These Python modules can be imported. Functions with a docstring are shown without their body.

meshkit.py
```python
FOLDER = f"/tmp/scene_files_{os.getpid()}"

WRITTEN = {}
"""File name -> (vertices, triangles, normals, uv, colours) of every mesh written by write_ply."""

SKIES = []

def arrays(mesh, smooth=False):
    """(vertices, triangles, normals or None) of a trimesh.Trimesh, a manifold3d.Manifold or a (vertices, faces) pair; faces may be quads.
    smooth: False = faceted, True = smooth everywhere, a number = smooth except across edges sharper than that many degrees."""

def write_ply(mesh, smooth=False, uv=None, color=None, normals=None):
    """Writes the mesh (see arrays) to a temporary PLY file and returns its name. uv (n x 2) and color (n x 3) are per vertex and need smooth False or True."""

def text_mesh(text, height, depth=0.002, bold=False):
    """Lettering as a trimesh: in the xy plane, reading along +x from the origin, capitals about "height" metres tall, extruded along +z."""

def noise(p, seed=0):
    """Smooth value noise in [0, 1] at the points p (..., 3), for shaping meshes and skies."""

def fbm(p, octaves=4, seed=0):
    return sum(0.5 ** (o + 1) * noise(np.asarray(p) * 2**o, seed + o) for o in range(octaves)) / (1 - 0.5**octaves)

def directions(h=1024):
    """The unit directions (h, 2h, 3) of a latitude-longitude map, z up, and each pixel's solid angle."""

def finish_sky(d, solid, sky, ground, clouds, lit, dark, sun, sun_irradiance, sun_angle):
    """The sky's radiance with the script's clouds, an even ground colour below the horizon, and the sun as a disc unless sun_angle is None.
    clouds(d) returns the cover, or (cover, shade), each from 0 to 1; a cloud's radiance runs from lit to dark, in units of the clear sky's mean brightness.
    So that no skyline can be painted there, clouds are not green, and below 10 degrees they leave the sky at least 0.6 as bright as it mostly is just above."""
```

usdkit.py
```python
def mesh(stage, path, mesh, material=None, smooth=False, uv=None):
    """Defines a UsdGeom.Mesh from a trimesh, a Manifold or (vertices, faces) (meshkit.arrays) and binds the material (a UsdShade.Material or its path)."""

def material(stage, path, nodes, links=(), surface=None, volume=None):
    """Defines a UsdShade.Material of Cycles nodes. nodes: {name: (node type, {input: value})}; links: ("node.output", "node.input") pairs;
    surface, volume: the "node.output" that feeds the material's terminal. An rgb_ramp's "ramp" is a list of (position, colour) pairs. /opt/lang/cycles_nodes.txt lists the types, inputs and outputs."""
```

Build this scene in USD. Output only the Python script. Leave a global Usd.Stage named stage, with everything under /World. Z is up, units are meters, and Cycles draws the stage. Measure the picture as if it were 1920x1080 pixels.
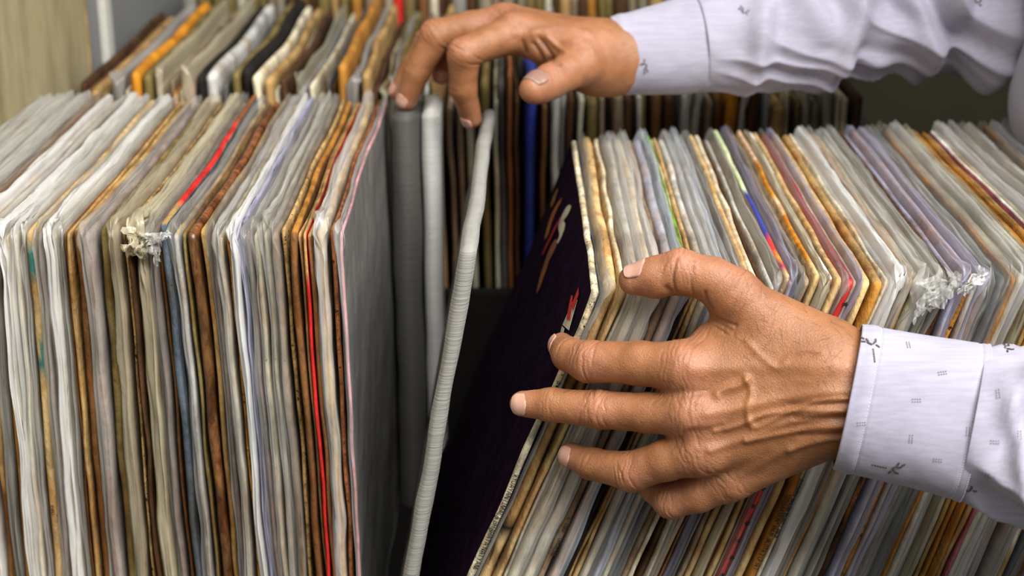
import math, random
import numpy as np
import trimesh
import meshkit, usdkit
from pxr import Usd, UsdGeom, UsdLux, UsdShade, Sdf, Gf, Vt

stage = Usd.Stage.CreateInMemory()
UsdGeom.SetStageUpAxis(stage, UsdGeom.Tokens.z)
UsdGeom.SetStageMetersPerUnit(stage, 1.0)
UsdGeom.Xform.Define(stage, '/World')
UsdGeom.Scope.Define(stage, '/World/Looks')

# ------------------------------------------------------------------ camera, sky, light, exposure
CAM_Z, PITCH, F = 1.30, math.radians(20.0), 2912.0
cam = UsdGeom.Camera.Define(stage, '/World/camera')
cam.AddTranslateOp().Set(Gf.Vec3d(0, 0, CAM_Z))
cam.AddRotateXOp().Set(90 - 20.0)
cam.CreateHorizontalApertureAttr(36.0)
cam.CreateVerticalApertureAttr(20.25)
cam.CreateFocalLengthAttr(36.0 * F / 1920)
cam.CreateFStopAttr(7.2)
cam.CreateFocusDistanceAttr(0.84)
cam.CreateClippingRangeAttr(Gf.Vec2f(0.05, 200))
cam.CreateExposureAttr(0.58)

dome = UsdLux.DomeLight.Define(stage, '/World/sky')
dome.CreateIntensityAttr(0.09)
dome.CreateColorAttr(Gf.Vec3f(0.93, 0.97, 1.0))

# the street side: a broad patch of bright overcast sky above the awning's edge, behind and above the viewer
day = UsdLux.RectLight.Define(stage, '/World/street_daylight')
day.CreateWidthAttr(1.9); day.CreateHeightAttr(1.4)
day.CreateIntensityAttr(10.0)
day.CreateColorAttr(Gf.Vec3f(1.0, 0.98, 0.95))
def aim(xf, pos, to):
    m = Gf.Matrix4d().SetLookAt(Gf.Vec3d(*pos), Gf.Vec3d(*to), Gf.Vec3d(0, 1, 0)).GetInverse()
    xf.AddTransformOp().Set(m)
aim(UsdGeom.Xformable(day), (0.85, -0.20, 2.70), (0.1, 0.9, 1.0))

# ------------------------------------------------------------------ helpers
def srgb(h):
    c = np.array([int(h[i:i + 2], 16) for i in (0, 2, 4)]) / 255.0
    return np.where(c <= 0.04045, c / 12.92, ((c + 0.055) / 1.055) ** 2.4)

CP, SP = math.cos(PITCH), math.sin(PITCH)
def at(px, py, fwd):
    """The point that stands at a distance fwd along the view axis."""
    a, b = (px - 960) / F, (540 - py) / F
    return np.array([a * fwd, (CP + SP * b) * fwd, (-SP + CP * b) * fwd + CAM_Z])
def at_y(px, py, Y):
    b = (540 - py) / F
    return at(px, py, Y / (CP + SP * b))

def noise(p, seed=0): return meshkit.noise(np.asarray(p, float), seed) - 0.5
def fbm(p, o=3, seed=0): return meshkit.fbm(np.asarray(p, float), o, seed) - 0.5

taken = {}
def numbered(path):
    n = taken.get(path, 0); taken[path] = n + 1
    return path if n == 0 else f'{path}_{n:03d}'

def data(prim, label=None, category=None, group=None, kind=None):
    for k, v in (('label', label), ('category', category), ('group', group), ('kind', kind)):
        if v: prim.SetCustomDataByKey(k, v)

def thing(name, label=None, category=None, loc=(0, 0, 0), group=None, kind=None):
    x = UsdGeom.Xform.Define(stage, numbered('/World/' + name))
    x.AddTranslateOp().Set(Gf.Vec3d(*map(float, loc)))
    data(x.GetPrim(), label, category, group, kind)
    x.loc = np.asarray(loc, float)
    ORIGIN[str(x.GetPath())] = np.asarray(loc, float)
    return str(x.GetPath())
ORIGIN = {}

def normals_of(v, f):
    key = np.round(v * 2e5).astype(np.int64)
    _, inv = np.unique(key, axis=0, return_inverse=True)
    inv = inv.ravel()
    fn = np.cross(v[f[:, 1]] - v[f[:, 0]], v[f[:, 2]] - v[f[:, 0]])
    n = np.zeros((inv.max() + 1, 3))
    for k in range(3): np.add.at(n, inv[f[:, k]], fn)
    n /= np.maximum(np.linalg.norm(n, axis=1, keepdims=True), 1e-20)
    return n[inv]

def put(name, parent, v, f, mat, tint=None, smooth=True, label=None, kind=None, flow=None):
    """One Mesh prim under a thing or part (world coordinates in, the thing's own coordinates out), or top-level when parent is None."""
    path = numbered((parent or '/World') + '/' + name)
    top = '/'.join(path.split('/')[:3])
    v = np.asarray(v, float) - ORIGIN.get(top, np.zeros(3))
    f = np.asarray(f, int)
    if f.shape[1] == 4: f = np.vstack([f[:, [0, 1, 2]], f[:, [0, 2, 3]]])
    m = UsdGeom.Mesh.Define(stage, path)
    m.CreatePointsAttr(Vt.Vec3fArray.FromNumpy(v.astype(np.float32)))
    m.CreateFaceVertexCountsAttr(Vt.IntArray.FromNumpy(np.full(len(f), 3, np.int32)))
    m.CreateFaceVertexIndicesAttr(Vt.IntArray.FromNumpy(f.astype(np.int32).ravel()))
    m.CreateSubdivisionSchemeAttr('none')
    m.CreateDoubleSidedAttr(True)
    if smooth:
        m.CreateNormalsAttr(Vt.Vec3fArray.FromNumpy(normals_of(v, f).astype(np.float32)))
        m.SetNormalsInterpolation('vertex')
    if tint is not None:
        t = np.broadcast_to(np.asarray(tint, float), v.shape)
        UsdGeom.PrimvarsAPI(m).CreatePrimvar('tint', Sdf.ValueTypeNames.Color3fArray, 'vertex').Set(Vt.Vec3fArray.FromNumpy(np.ascontiguousarray(t, dtype=np.float32)))
    if mat.startswith('film'):
        UsdGeom.PrimvarsAPI(m).CreatePrimvar('flow', Sdf.ValueTypeNames.Color3fArray, 'vertex').Set(Vt.Vec3fArray.FromNumpy(np.ascontiguousarray(v if flow is None else flow, dtype=np.float32)))
    UsdShade.MaterialBindingAPI.Apply(m.GetPrim()).Bind(MATS[mat])
    data(m.GetPrim(), label, kind=kind)
    return path

def box(lo, hi, bevel=0.0):
    lo, hi = np.asarray(lo, float), np.asarray(hi, float)
    if bevel:
        import manifold3d
        pts = []
        for sx in (0, 1):
            for sy in (0, 1):
                for sz in (0, 1):
                    c = np.where([sx, sy, sz], hi - bevel, lo + bevel)
                    for ax in range(3):
                        q = c.copy(); q[ax] += bevel * (1 if [sx, sy, sz][ax] else -1); pts.append(q)
        h = trimesh.convex.convex_hull(np.array(pts))
        return np.array(h.vertices), np.array(h.faces)
    b = trimesh.creation.box(bounds=[lo, hi])
    return np.array(b.vertices), np.array(b.faces)

def join(parts):
    vs, fs, n = [], [], 0
    for v, f in parts:
        f = np.asarray(f)
        if f.shape[1] == 4: f = np.vstack([f[:, [0, 1, 2]], f[:, [0, 2, 3]]])
        vs.append(v); fs.append(f + n); n += len(v)
    return np.vstack(vs), np.vstack(fs)

# ------------------------------------------------------------------ materials
MATS = {}
def mat(name, nodes, links, surface='p.BSDF'):
    MATS[name] = usdkit.material(stage, '/World/Looks/' + name, nodes, links, surface=surface)

def tinted(name, rough=0.7, spec=0.35, nscale=60, lo=0.72, hi=1.12, bump=0.25, bscale=500, stretch=(1, 1, 1), speck=None, coat=0.0, blot=None):
    n = {'a': ('attribute', {'attribute': 'tint'}), 'c': ('texture_coordinate', {}), 'm': ('vector_math', {'math_type': 'multiply', 'vector2': stretch}),
         'n': ('noise_texture', {'scale': nscale, 'detail': 5.0, 'roughness': 0.65}), 'r': ('rgb_ramp', {'ramp': [(0.36, (lo,) * 3), (0.64, (hi,) * 3)]}),
         'x': ('mix_color', {'blend_type': 'multiply', 'fac': 1.0, 'use_clamp_result': False}),
         'bn': ('noise_texture', {'scale': bscale, 'detail': 4.0}), 'b': ('bump', {'strength': bump, 'distance': 0.001}),
         'p': ('principled_bsdf', {'roughness': rough, 'specular_ior_level': spec, 'coat_weight': coat, 'coat_roughness': 0.25})}
    l = [('c.object', 'm.vector1'), ('m.vector', 'n.vector'), ('n.fac', 'r.fac'), ('a.color', 'x.a'), ('r.color', 'x.b'), ('m.vector', 'bn.vector'), ('bn.fac', 'b.height'), ('b.normal', 'p.normal')]
    last = 'x.result'
    if blot:   # water stains and browning with ragged edges
        n['tn'] = ('noise_texture', {'scale': blot[0], 'detail': 6.0, 'roughness': 0.7}); n['tr'] = ('rgb_ramp', {'ramp': [(blot[1], (0, 0, 0)), (blot[1] + 0.08, (1, 1, 1))]})
        n['tm'] = ('math', {'math_type': 'multiply', 'value2': blot[2]}); n['tx'] = ('mix_color', {'blend_type': 'multiply', 'b': blot[3]})
        l += [('m.vector', 'tn.vector'), ('tn.fac', 'tr.fac'), ('tr.color', 'tm.value1'), ('tm.value', 'tx.fac'), (last, 'tx.a')]; last = 'tx.result'
    if speck:  # worn-through or soiled flecks
        n['sn'] = ('noise_texture', {'scale': speck[0], 'detail': 4.0, 'roughness': 0.75}); n['sr'] = ('rgb_ramp', {'ramp': [(speck[1], (0, 0, 0)), (speck[1] + 0.05, (1, 1, 1))]})
        n['sx'] = ('mix_color', {'blend_type': 'mix', 'b': speck[2]})
        l += [('c.object', 'sn.vector'), ('sn.fac', 'sr.fac'), ('sr.color', 'sx.fac'), (last, 'sx.a')]; last = 'sx.result'
    l.append((last, 'p.base_color'))
    mat(name, n, l)

DK = (0.02, 0.014, 0.009)
tinted('card', 0.82, 0.2, 70, 0.55, 1.25, 0.9, 420, (1, 0.5, 0.45), speck=(300, 0.66, DK), blot=(26, 0.50, 0.7, (0.62, 0.42, 0.26)))
tinted('card_chipped', 0.85, 0.2, 90, 0.42, 1.3, 1.0, 400, (1, 1, 0.8), speck=(260, 0.57, DK), blot=(30, 0.5, 0.5, (0.75, 0.55, 0.38)))
tinted('card_dark', 0.9, 0.06, 90, 0.42, 1.3, 1.0, 400, (1, 1, 0.8), speck=(260, 0.60, (0.006, 0.004, 0.006)), blot=(30, 0.5, 0.5, (0.75, 0.55, 0.38)))
tinted('card_gloss', 0.36, 0.45, 130, 0.4, 1.4, 0.8, 120, (1, 1, 0.4), blot=(60, 0.48, 0.85, (0.45, 0.26, 0.14)), coat=0.3)
tinted('card_print', 0.45, 0.45, 55, 0.75, 1.15, 0.3, 500, (1, 1, 0.7), speck=(330, 0.66, (0.55, 0.45, 0.32)))
tinted('card_far', 0.8, 0.2, 40, 0.5, 1.15, 0.3, 300, (1, 1, 0.6), blot=(12, 0.5, 0.6, (0.7, 0.52, 0.34)))
tinted('ink', 0.6, 0.3, 300, 0.8, 1.1, 0.0)
tinted('ribbed', 0.6, 0.3, 30, 0.9, 1.05, 0.5, 40, (1, 3, 22))

def plastic(name, lo, hi, rough=0.22, streak=(420, 6, 6), bump=0.4, bdist=0.003):
    """Aged polythene outer sleeve: milky film, partly see-through, creased lengthwise."""
    mat(name, {
        'a': ('attribute', {'attribute': 'tint'}), 'c': ('attribute', {'attribute': 'flow'}),
        'm': ('vector_math', {'math_type': 'multiply', 'vector2': streak}), 'n': ('noise_texture', {'scale': 1.0, 'detail': 4.0, 'roughness': 0.6, 'distortion': 0.4}),
        'r': ('math', {'math_type': 'multiply_add', 'value2': (hi - lo) * 2.2, 'value3': lo - (hi - lo) * 0.6, 'use_clamp': True}),
        'm2': ('vector_math', {'math_type': 'multiply', 'vector2': (260, 34, 34)}), 'n2': ('noise_texture', {'scale': 1.0, 'detail': 2.0, 'roughness': 0.5, 'distortion': 1.0}), 'b': ('bump', {'strength': bump, 'distance': bdist}),
        'b2': ('bump', {'strength': 0.4, 'distance': 0.002}),
        'p': ('principled_bsdf', {'roughness': rough, 'specular_ior_level': 0.9}), 't': ('transparent_bsdf', {'color': (0.97, 0.97, 0.96)}),
        'tl': ('translucent_bsdf', {}), 'q': ('mix_closure', {'fac': 0.3}), 'x': ('mix_closure', {})},
        [('c.vector', 'm.vector1'), ('m.vector', 'n.vector'), ('n.fac', 'r.value1'), ('c.vector', 'm2.vector1'), ('m2.vector', 'n2.vector'), ('n2.fac', 'b.height'), ('n.fac', 'b2.height'), ('b.normal', 'b2.normal'), ('b2.normal', 'p.normal'),
         ('a.color', 'p.base_color'), ('a.color', 'tl.color'), ('p.BSDF', 'q.closure1'), ('tl.BSDF', 'q.closure2'), ('r.value', 'x.fac'), ('t.BSDF', 'x.closure1'), ('q.closure', 'x.closure2')], surface='x.closure')
plastic('film', 0.12, 0.60, 0.18)
plastic('film_clear', 0.06, 0.40, 0.14)
plastic('film_milky', 0.42, 0.86, 0.22)
plastic('film_far', 0.4, 0.75, 0.3, (260, 8, 8))

def plain(name, col, rough=0.7, nscale=20, lo=0.8, hi=1.1, bump=0.2, bscale=200, stretch=(1, 1, 1), spec=0.3, metallic=0.0):
    mat(name, {'c': ('texture_coordinate', {}), 'm': ('vector_math', {'math_type': 'multiply', 'vector2': stretch}), 'n': ('noise_texture', {'scale': nscale, 'detail': 6.0, 'roughness': 0.6}),
               'r': ('rgb_ramp', {'ramp': [(0.3, tuple(np.array(col) * lo)), (0.7, tuple(np.array(col) * hi))]}), 'bn': ('noise_texture', {'scale': bscale, 'detail': 3.0}), 'b': ('bump', {'strength': bump, 'distance': 0.002}),
               'p': ('principled_bsdf', {'roughness': rough, 'specular_ior_level': spec, 'metallic': metallic})},
        [('c.object', 'm.vector1'), ('m.vector', 'n.vector'), ('n.fac', 'r.fac'), ('r.color', 'p.base_color'), ('m.vector', 'bn.vector'), ('bn.fac', 'b.height'), ('b.normal', 'p.normal')])
plain('wood_dark', srgb('0e0a07'), 0.9, 8, 0.7, 1.2, 0.4, 60, (30, 3, 30))
plain('floor', srgb('4a4538'), 0.8, 6, 0.7, 1.2, 0.3, 80)
plain('back_wall', srgb('2d2a1a'), 0.85, 5, 0.85, 1.1, 0.2, 60)
plain('grey_paint', srgb('7d7d7b'), 0.6, 4, 0.94, 1.05, 0.15, 120)
plain('pale_paint', srgb('c2bfb6'), 0.6, 8, 0.94, 1.05, 0.15, 120)
plain('iron', srgb('6a6862'), 0.5, 30, 0.8, 1.1, 0.2, 200)
# ------------------------------------------------------------------ the setting
TABLE, H0, L0 = 0.72, 0.315, 0.315
def setting(name, mat_, *boxes, label=None):
    p = put(name, None, *join([box(*b) for b in boxes]), mat_, smooth=False)
    data(stage.GetPrimAtPath(p), label, kind='structure')
setting('floor', 'floor', ((-3, -3, -0.02), (4, 4.0, 0)), label='dark trodden floor under the record stall')
setting('wall_back', 'back_wall', ((-0.6, 3.3, 0), (4, 3.4, 2.6)), label='shaded olive wall far behind the rows of records')
setting('wall_left', 'grey_paint', ((-0.48, -0.2, 0), (-0.368, 3.3, 2.3)), label='grey painted wall at the left of the records')
pv, pf = box((-0.368, 1.375, 0.72), (-0.360, 1.398, 2.3), 0.002)
pp = put('trim_1', None, pv, pf, 'pale_paint', smooth=False); data(stage.GetPrimAtPath(pp), 'pale vertical batten on the grey wall', kind='structure')

side = thing('shelf_side_panel', 'worn ochre-beige board standing upright at the left end of the front row', 'board', (-0.36, 0.9, 0))
mat('ochre_board', {'c': ('texture_coordinate', {}), 'm': ('vector_math', {'math_type': 'multiply', 'vector2': (1, 4, 1)}), 'n': ('noise_texture', {'scale': 7, 'detail': 7.0, 'roughness': 0.65}),
    'r': ('rgb_ramp', {'ramp': [(0.25, srgb('6f6240')), (0.45, srgb('8f8260')), (0.6, srgb('9c926f')), (0.8, srgb('8d7846'))]}), 'bn': ('noise_texture', {'scale': 300}), 'b': ('bump', {'strength': 0.3, 'distance': 0.001}), 'p': ('principled_bsdf', {'roughness': 0.75})},
    [('c.object', 'm.vector1'), ('m.vector', 'n.vector'), ('n.fac', 'r.fac'), ('r.color', 'p.base_color'), ('c.object', 'bn.vector'), ('bn.fac', 'b.height'), ('b.normal', 'p.normal')])
put('panel', side, *box((-0.367, 0.45, 0), (-0.353, 1.285, 1.75), 0.0015), 'ochre_board', smooth=False)
put('edge_strip', side, *box((-0.3675, 1.285, 0), (-0.3525, 1.289, 1.75), 0.0008), 'card_far', tint=srgb('a08452'), smooth=False)

counter = thing('display_counter', 'dark wooden counter carrying the rows of records', 'counter', (0.0, 1.3, 0))
put('counter_top', counter, *box((-0.352, 0.70, TABLE - 0.03), (0.40, 1.96, TABLE), 0.003), 'wood_dark', smooth=False)
for sx in (-0.31, 0.36):
    for sy in (0.76, 1.90): put('leg', counter, *box((sx - 0.03, sy - 0.03, 0), (sx + 0.03, sy + 0.03, TABLE - 0.03), 0.004), 'wood_dark', smooth=False)
def board(label, lo, hi):
    a = thing('divider_board', label, 'board', ((lo[0] + hi[0]) / 2, (lo[1] + hi[1]) / 2, lo[2]))
    put('board', a, *box(lo, hi, 0.002), 'wood_dark', smooth=False)
board('low dark wooden board closing the right end of the counter', (0.385, 0.70, TABLE), (0.40, 1.96, TABLE + 0.16))
board('low dark wooden divider between the first and second rows of records', (-0.35, 1.146, TABLE), (0.383, 1.156, TABLE + 0.16))
board('low dark wooden divider between the second and third rows of records', (-0.35, 1.515, TABLE), (0.383, 1.525, TABLE + 0.16))
board('dark wooden board behind the third row of records', (-0.35, 1.90, TABLE), (0.383, 1.915, TABLE + 0.28))

# ------------------------------------------------------------------ albums
COL = {k: srgb(v) for k, v in dict(tan='a98855', ltan='c4a673', cream='d8cdb0', brown='76502c', dbrown='4c331d', amber='a9742f', olive='75653a', grey='bfbcb6', dgrey='5a5854', lgrey='e2e0da',
    white='f4f3f0', lilac='d0cfe6', mauve='8c7b74', taupe='86735d', black='1d1a17', pink='e6a2ae', red='cf2b25', teal='3f7f7c', blue='2c3a92', green='66861f', peach='cfab8c', ice='dfe6ef', slate='4d5760',
    orange='c98522', purple='1d0922', rust='84502c', lime='c9d6a0', print_='8a7f8d', beige='cfc4a8', olivegrey='b5b098', rose='b0636a', violet='8f80b4', crimson='8e1f34', bgrey='94928c').items()}
WORD = dict(tan='tan', ltan='light tan', cream='cream', brown='brown', dbrown='dark brown', amber='amber', olive='olive', grey='grey', dgrey='dark grey', lgrey='pale grey', white='white', lilac='lilac', mauve='mauve',
    taupe='taupe', black='black', pink='pink', red='red', teal='teal', blue='blue', green='green', peach='peach', ice='icy white', slate='slate grey', orange='orange', purple='purple', rust='rusty brown', lime='pale green',
    print_='mottled', beige='beige', olivegrey='greenish grey', rose='dull rose', violet='violet', crimson='crimson', bgrey='grey')

def slab(T, L, H, nu, ny, nz, e, rc):
    """A rounded sleeve: the ribbon that runs up the front edge and back along the top, the two faces, the back and the foot. Returns u,y,z, faces, the kind of each vertex (0 front, 1 top, 2 side) and its place t along the ribbon."""
    zs = np.concatenate([np.linspace(0, H - rc, nz), [H]]); ys = np.concatenate([[0], np.linspace(rc, L, ny)])
    us = np.linspace(-1, 1, nu); s = np.sqrt(np.maximum(0, 1 - us ** 2)) * e
    path = [(0, z, -1, 0, 0, z / H) for z in zs[:-1]] + [(rc * 0.293, H - rc * 0.293, -0.707, 0.707, 0, 1.0)] + [(y, H, 0, 1, 1, y / L) for y in ys[1:]]
    V, K, F_, n = [], [], [], 0
    def grid(P, k, t, flip):
        nonlocal n
        a, b = P.shape[:2]
        V.append(P.reshape(-1, 3)); K.append(np.stack([np.broadcast_to(k, (a, b)).ravel(), np.broadcast_to(t, (a, b)).ravel()], 1))
        i = np.arange(a * b).reshape(a, b) + n
        q = np.stack([i[:-1, :-1], i[1:, :-1], i[1:, 1:], i[:-1, 1:]], -1).reshape(-1, 4)
        F_.append(q[:, ::-1] if flip else q); n += a * b
    p = np.array(path)
    R = np.zeros((len(p), nu, 3))
    R[..., 0] = us[None]; R[..., 1] = p[:, 0:1] + p[:, 2:3] * s[None]; R[..., 2] = p[:, 1:2] + p[:, 3:4] * s[None]
    grid(R, p[:, 4:5], p[:, 5:6], True)
    Y, Z = np.meshgrid(ys, zs, indexing='ij')
    Y, Z = Y.copy(), Z.copy(); Y[0, -1] = rc * 0.293; Z[0, -1] = H - rc * 0.293
    for sx, fl in ((-1, True), (1, False)):
        grid(np.stack([np.full_like(Y, sx), Y, Z], -1), 2.0, 0.0, fl)
    U, Z2 = np.meshgrid(us, zs, indexing='ij'); grid(np.stack([U, np.full_like(U, L), Z2], -1), 2.0, 0.0, True)
    U, Y2 = np.meshgrid(us, ys, indexing='ij'); grid(np.stack([U, Y2, np.zeros_like(U)], -1), 2.0, 0.0, False)
    f = np.vstack(F_); f = np.vstack([f[:, [0, 1, 2]], f[:, [0, 2, 3]]])
    v = np.vstack(V); k = np.vstack(K)
    a = np.linalg.norm(np.cross(v[f[:, 1]] - v[f[:, 0]], v[f[:, 2]] - v[f[:, 0]]), axis=1)
    return v, f[a > 1e-14], k[:, 0].astype(int), k[:, 1]

def ribbon_tint(k, t, v, front, top, side, patches, seed):
    c = np.empty((len(k), 3)); c[:] = COL[side]
    c[k == 0] = COL[front]; c[k == 1] = COL[top]
    for where, t0, t1, col, wob in patches:
        n = fbm(np.stack([v[:, 0] * 0.9 + seed, v[:, 1] * 70, v[:, 2] * 70], 1), 3, 5) * wob
        on = (k == (0 if where == 'f' else 1)) & (t + n > t0) & (t + n < t1)
        c[on] = COL[col]
    return c

def album(name, label, group, xt, xb, T, y0, zb=TABLE, L=L0, H=H0, kind='c', front='tan', top=None, side=None, bag='lgrey', film='film', card='card', patches=(), seed=0, detail=2, bend=0.004, lift=0.0, flare=1.0, skew=0.0, category='record sleeve'):
    """xt, xb: where the front edge's top and foot stand; T: thickness. kind c = bare card, p = in a plastic outer sleeve."""
    rng = random.Random(seed * 7919 + 13)
    top = top or front; side = side or front
    lean = math.atan2(xt - xb, H); ch = math.cos(lean)
    a = thing(name, label, category, (xb, y0 + L / 2, zb), group)
    def place(v, Tn, dy=0.0, dz=0.0, crinkle=0.0):
        u, y, z = v[:, 0], v[:, 1] + dy, v[:, 2] + dz
        zz = z / H
        x = xb + (xt - xb) * zz + skew * (y / L)
        q = np.stack([x * 7, y * 5, z * 5], 1)
        b = bend * (fbm(q + 11.3, 2, 1) * 2) * np.clip(zz, 0, 1.1)
        q2 = np.stack([np.full_like(y, seed * 3.7), y * 22, z * 22], 1)
        ind = 0.0013 * fbm(q2, 2, 2) * 2
        th = Tn / 2 * (1 + 0.34 * fbm(q2 * 1.7 + 4, 2, 3))
        X = x + b + ind + u * th
        Y = y + 0.0015 * fbm(np.stack([z * 30, u * 0.7, np.full_like(y, seed * 1.3)], 1), 3, 4) * np.exp(-np.maximum(y, 0) / 0.02)
        Zv = z + 0.002 * fbm(np.stack([y * 25, u * 0.7, np.full_like(y, seed * 2.1)], 1), 3, 6) * np.exp(-np.maximum(H - z, 0) / 0.02)
        if crinkle:
            ed = np.minimum(np.maximum(y, 0), np.maximum(H - z, 0))
            w = np.exp(-ed / 0.010)
            wc = np.exp(-np.hypot(np.maximum(y, 0), np.maximum(H - z, 0)) / 0.016) * flare
            s0 = seed * 5.1
            e1 = noise(np.stack([y * 24 + s0, z * 20, u * 1.5], 1), 7) + 0.3 * noise(np.stack([y * 90, z * 60 + s0, u * 2], 1), 8)
            e2 = 0.7 * noise(np.stack([y * 24 + s0, z * 20, u * 2.2], 1), 9) + 0.9 * noise(np.stack([y * 26, z * 14 + s0, u * 5.0], 1), 12) + 0.15 * noise(np.stack([y * 60, z * 60 + s0, u * 2.4], 1), 10)
            e3 = noise(np.stack([y * 110, z * 90, u * 1.1 + s0], 1), 11)
            if kind == 'p' and detail == 2:   # the welded seam stands out as a fin along the front
                u0 = rng.choice((-0.75, -0.55, 0.5, 0.75, -0.65))
                fin = np.exp(-((u - u0 - 0.25 * fbm(np.stack([z * 9, u * 0, u * 0 + s0], 1), 2, 14) * 2) / 0.16) ** 2) * (y < 0.001) * (z < H * 0.985)
                Y = Y - crinkle * 0.0034 * fin * np.clip(0.8 + 1.6 * fbm(np.stack([z * 16, u * 0 + s0, u * 0], 1), 2, 15) * 2, 0.1, 1.6)
            X = X + crinkle * (0.0009 * w * e1 * 2 + 0.0034 * wc * e3 * 2)
            Y = Y + crinkle * (0.0020 * np.exp(-np.maximum(y, 0) / 0.006) * e2 * 2 - 0.0030 * wc * np.abs(e1) * 2)
            Zv = Zv + crinkle * (0.0022 * np.exp(-np.maximum(H - z, 0) / 0.006) * e2 * 2 + 0.0036 * wc * e2 * 2)
        return np.stack([X, y0 + Y, zb + Zv * ch - (X - x) * math.sin(lean) * 0.5], 1)
    if detail == 2: nu, ny, nz = 7, 22, 34
    elif detail == 1: nu, ny, nz = 5, 12, 12
    else: nu, ny, nz = 3, 7, 6
    core = T if kind == 'c' else max(T - 0.0016, T * 0.62)
    v, f, k, t = slab(1, L, H, nu, ny, nz, core * 0.42, 0.0022)
    c = ribbon_tint(k, t, v, front, top, side, patches, seed)
    w = place(v, core, 0.0 if kind == 'c' else 0.0035, lift if kind == 'c' else -0.003)
    put('cover', a, w, f, card, tint=c)
    if kind == 'p':
        v, f, k, t = slab(1, L + 0.006, H + 0.002 + lift, 10 if detail == 2 else 4, int(ny * 1.5), int(nz * 2), T * 0.32, 0.003)
        w = place(v, T, -0.001, 0.0, 1.0)
        put('plastic_outer', a, w, f, film, tint=COL[bag], flow=np.stack([v[:, 0] * T / 2 + seed, v[:, 1], v[:, 2]], 1), label='creased see-through plastic outer sleeve')
    return a, lean, ch

ORD = ['just', 'second', 'third', 'fourth', 'fifth', 'sixth', 'seventh', 'eighth', 'ninth', 'tenth', 'eleventh', 'twelfth', 'thirteenth', 'fourteenth', 'fifteenth', 'sixteenth', 'seventeenth', 'eighteenth', 'nineteenth', 'twentieth'] + ['%dth' % q for q in range(21, 60)]
def looks(e):
    """Descriptions of a sleeve from full to brief."""
    th = e['x1'] - e['x0']
    size = 'thin ' if th < e.get('thin', 8) else 'thick ' if th > e.get('thick', 24) else ''
    top, w = e.get('top'), WORD[e['front']]
    tt = f" with {WORD[top]} top" if top and WORD[top] != w else ''
    p = f" in {WORD[e['bag']]} plastic" if e['kind'] == 'p' else ''
    n = 'card sleeve' if e['kind'] == 'c' else 'sleeve'
    return [f"{size}{w} {n}{p}{tt}", f"{size}{w} {n}{p}", f"{w} {n}{p}", f"{w} {'plastic-wrapped ' if p else ''}sleeve"]
def labels(row, where):
    marks = [(i, e['mark']) for i, e in enumerate(row) if e.get('mark')]
    if where: marks += [(-1, f'the left end of the {where} row'), (len(row), f'the right end of the {where} row')]
    for i, e in enumerate(row):
        if e.get('label'): continue
        j, m = min(marks, key=lambda q: (abs(q[0] - i), q[0]))
        n = abs(i - j)
        rel = (f"{ORD[n - 1] if n > 1 else 'first'} from {m}" if 'end of the' in m else f"{ORD[n - 1]} {'left' if i < j else 'right'} of {m}")
        for q in looks(e):
            e['label'] = f"{q}, {rel}"
            if len(e['label'].split()) <= 16: break

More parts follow.
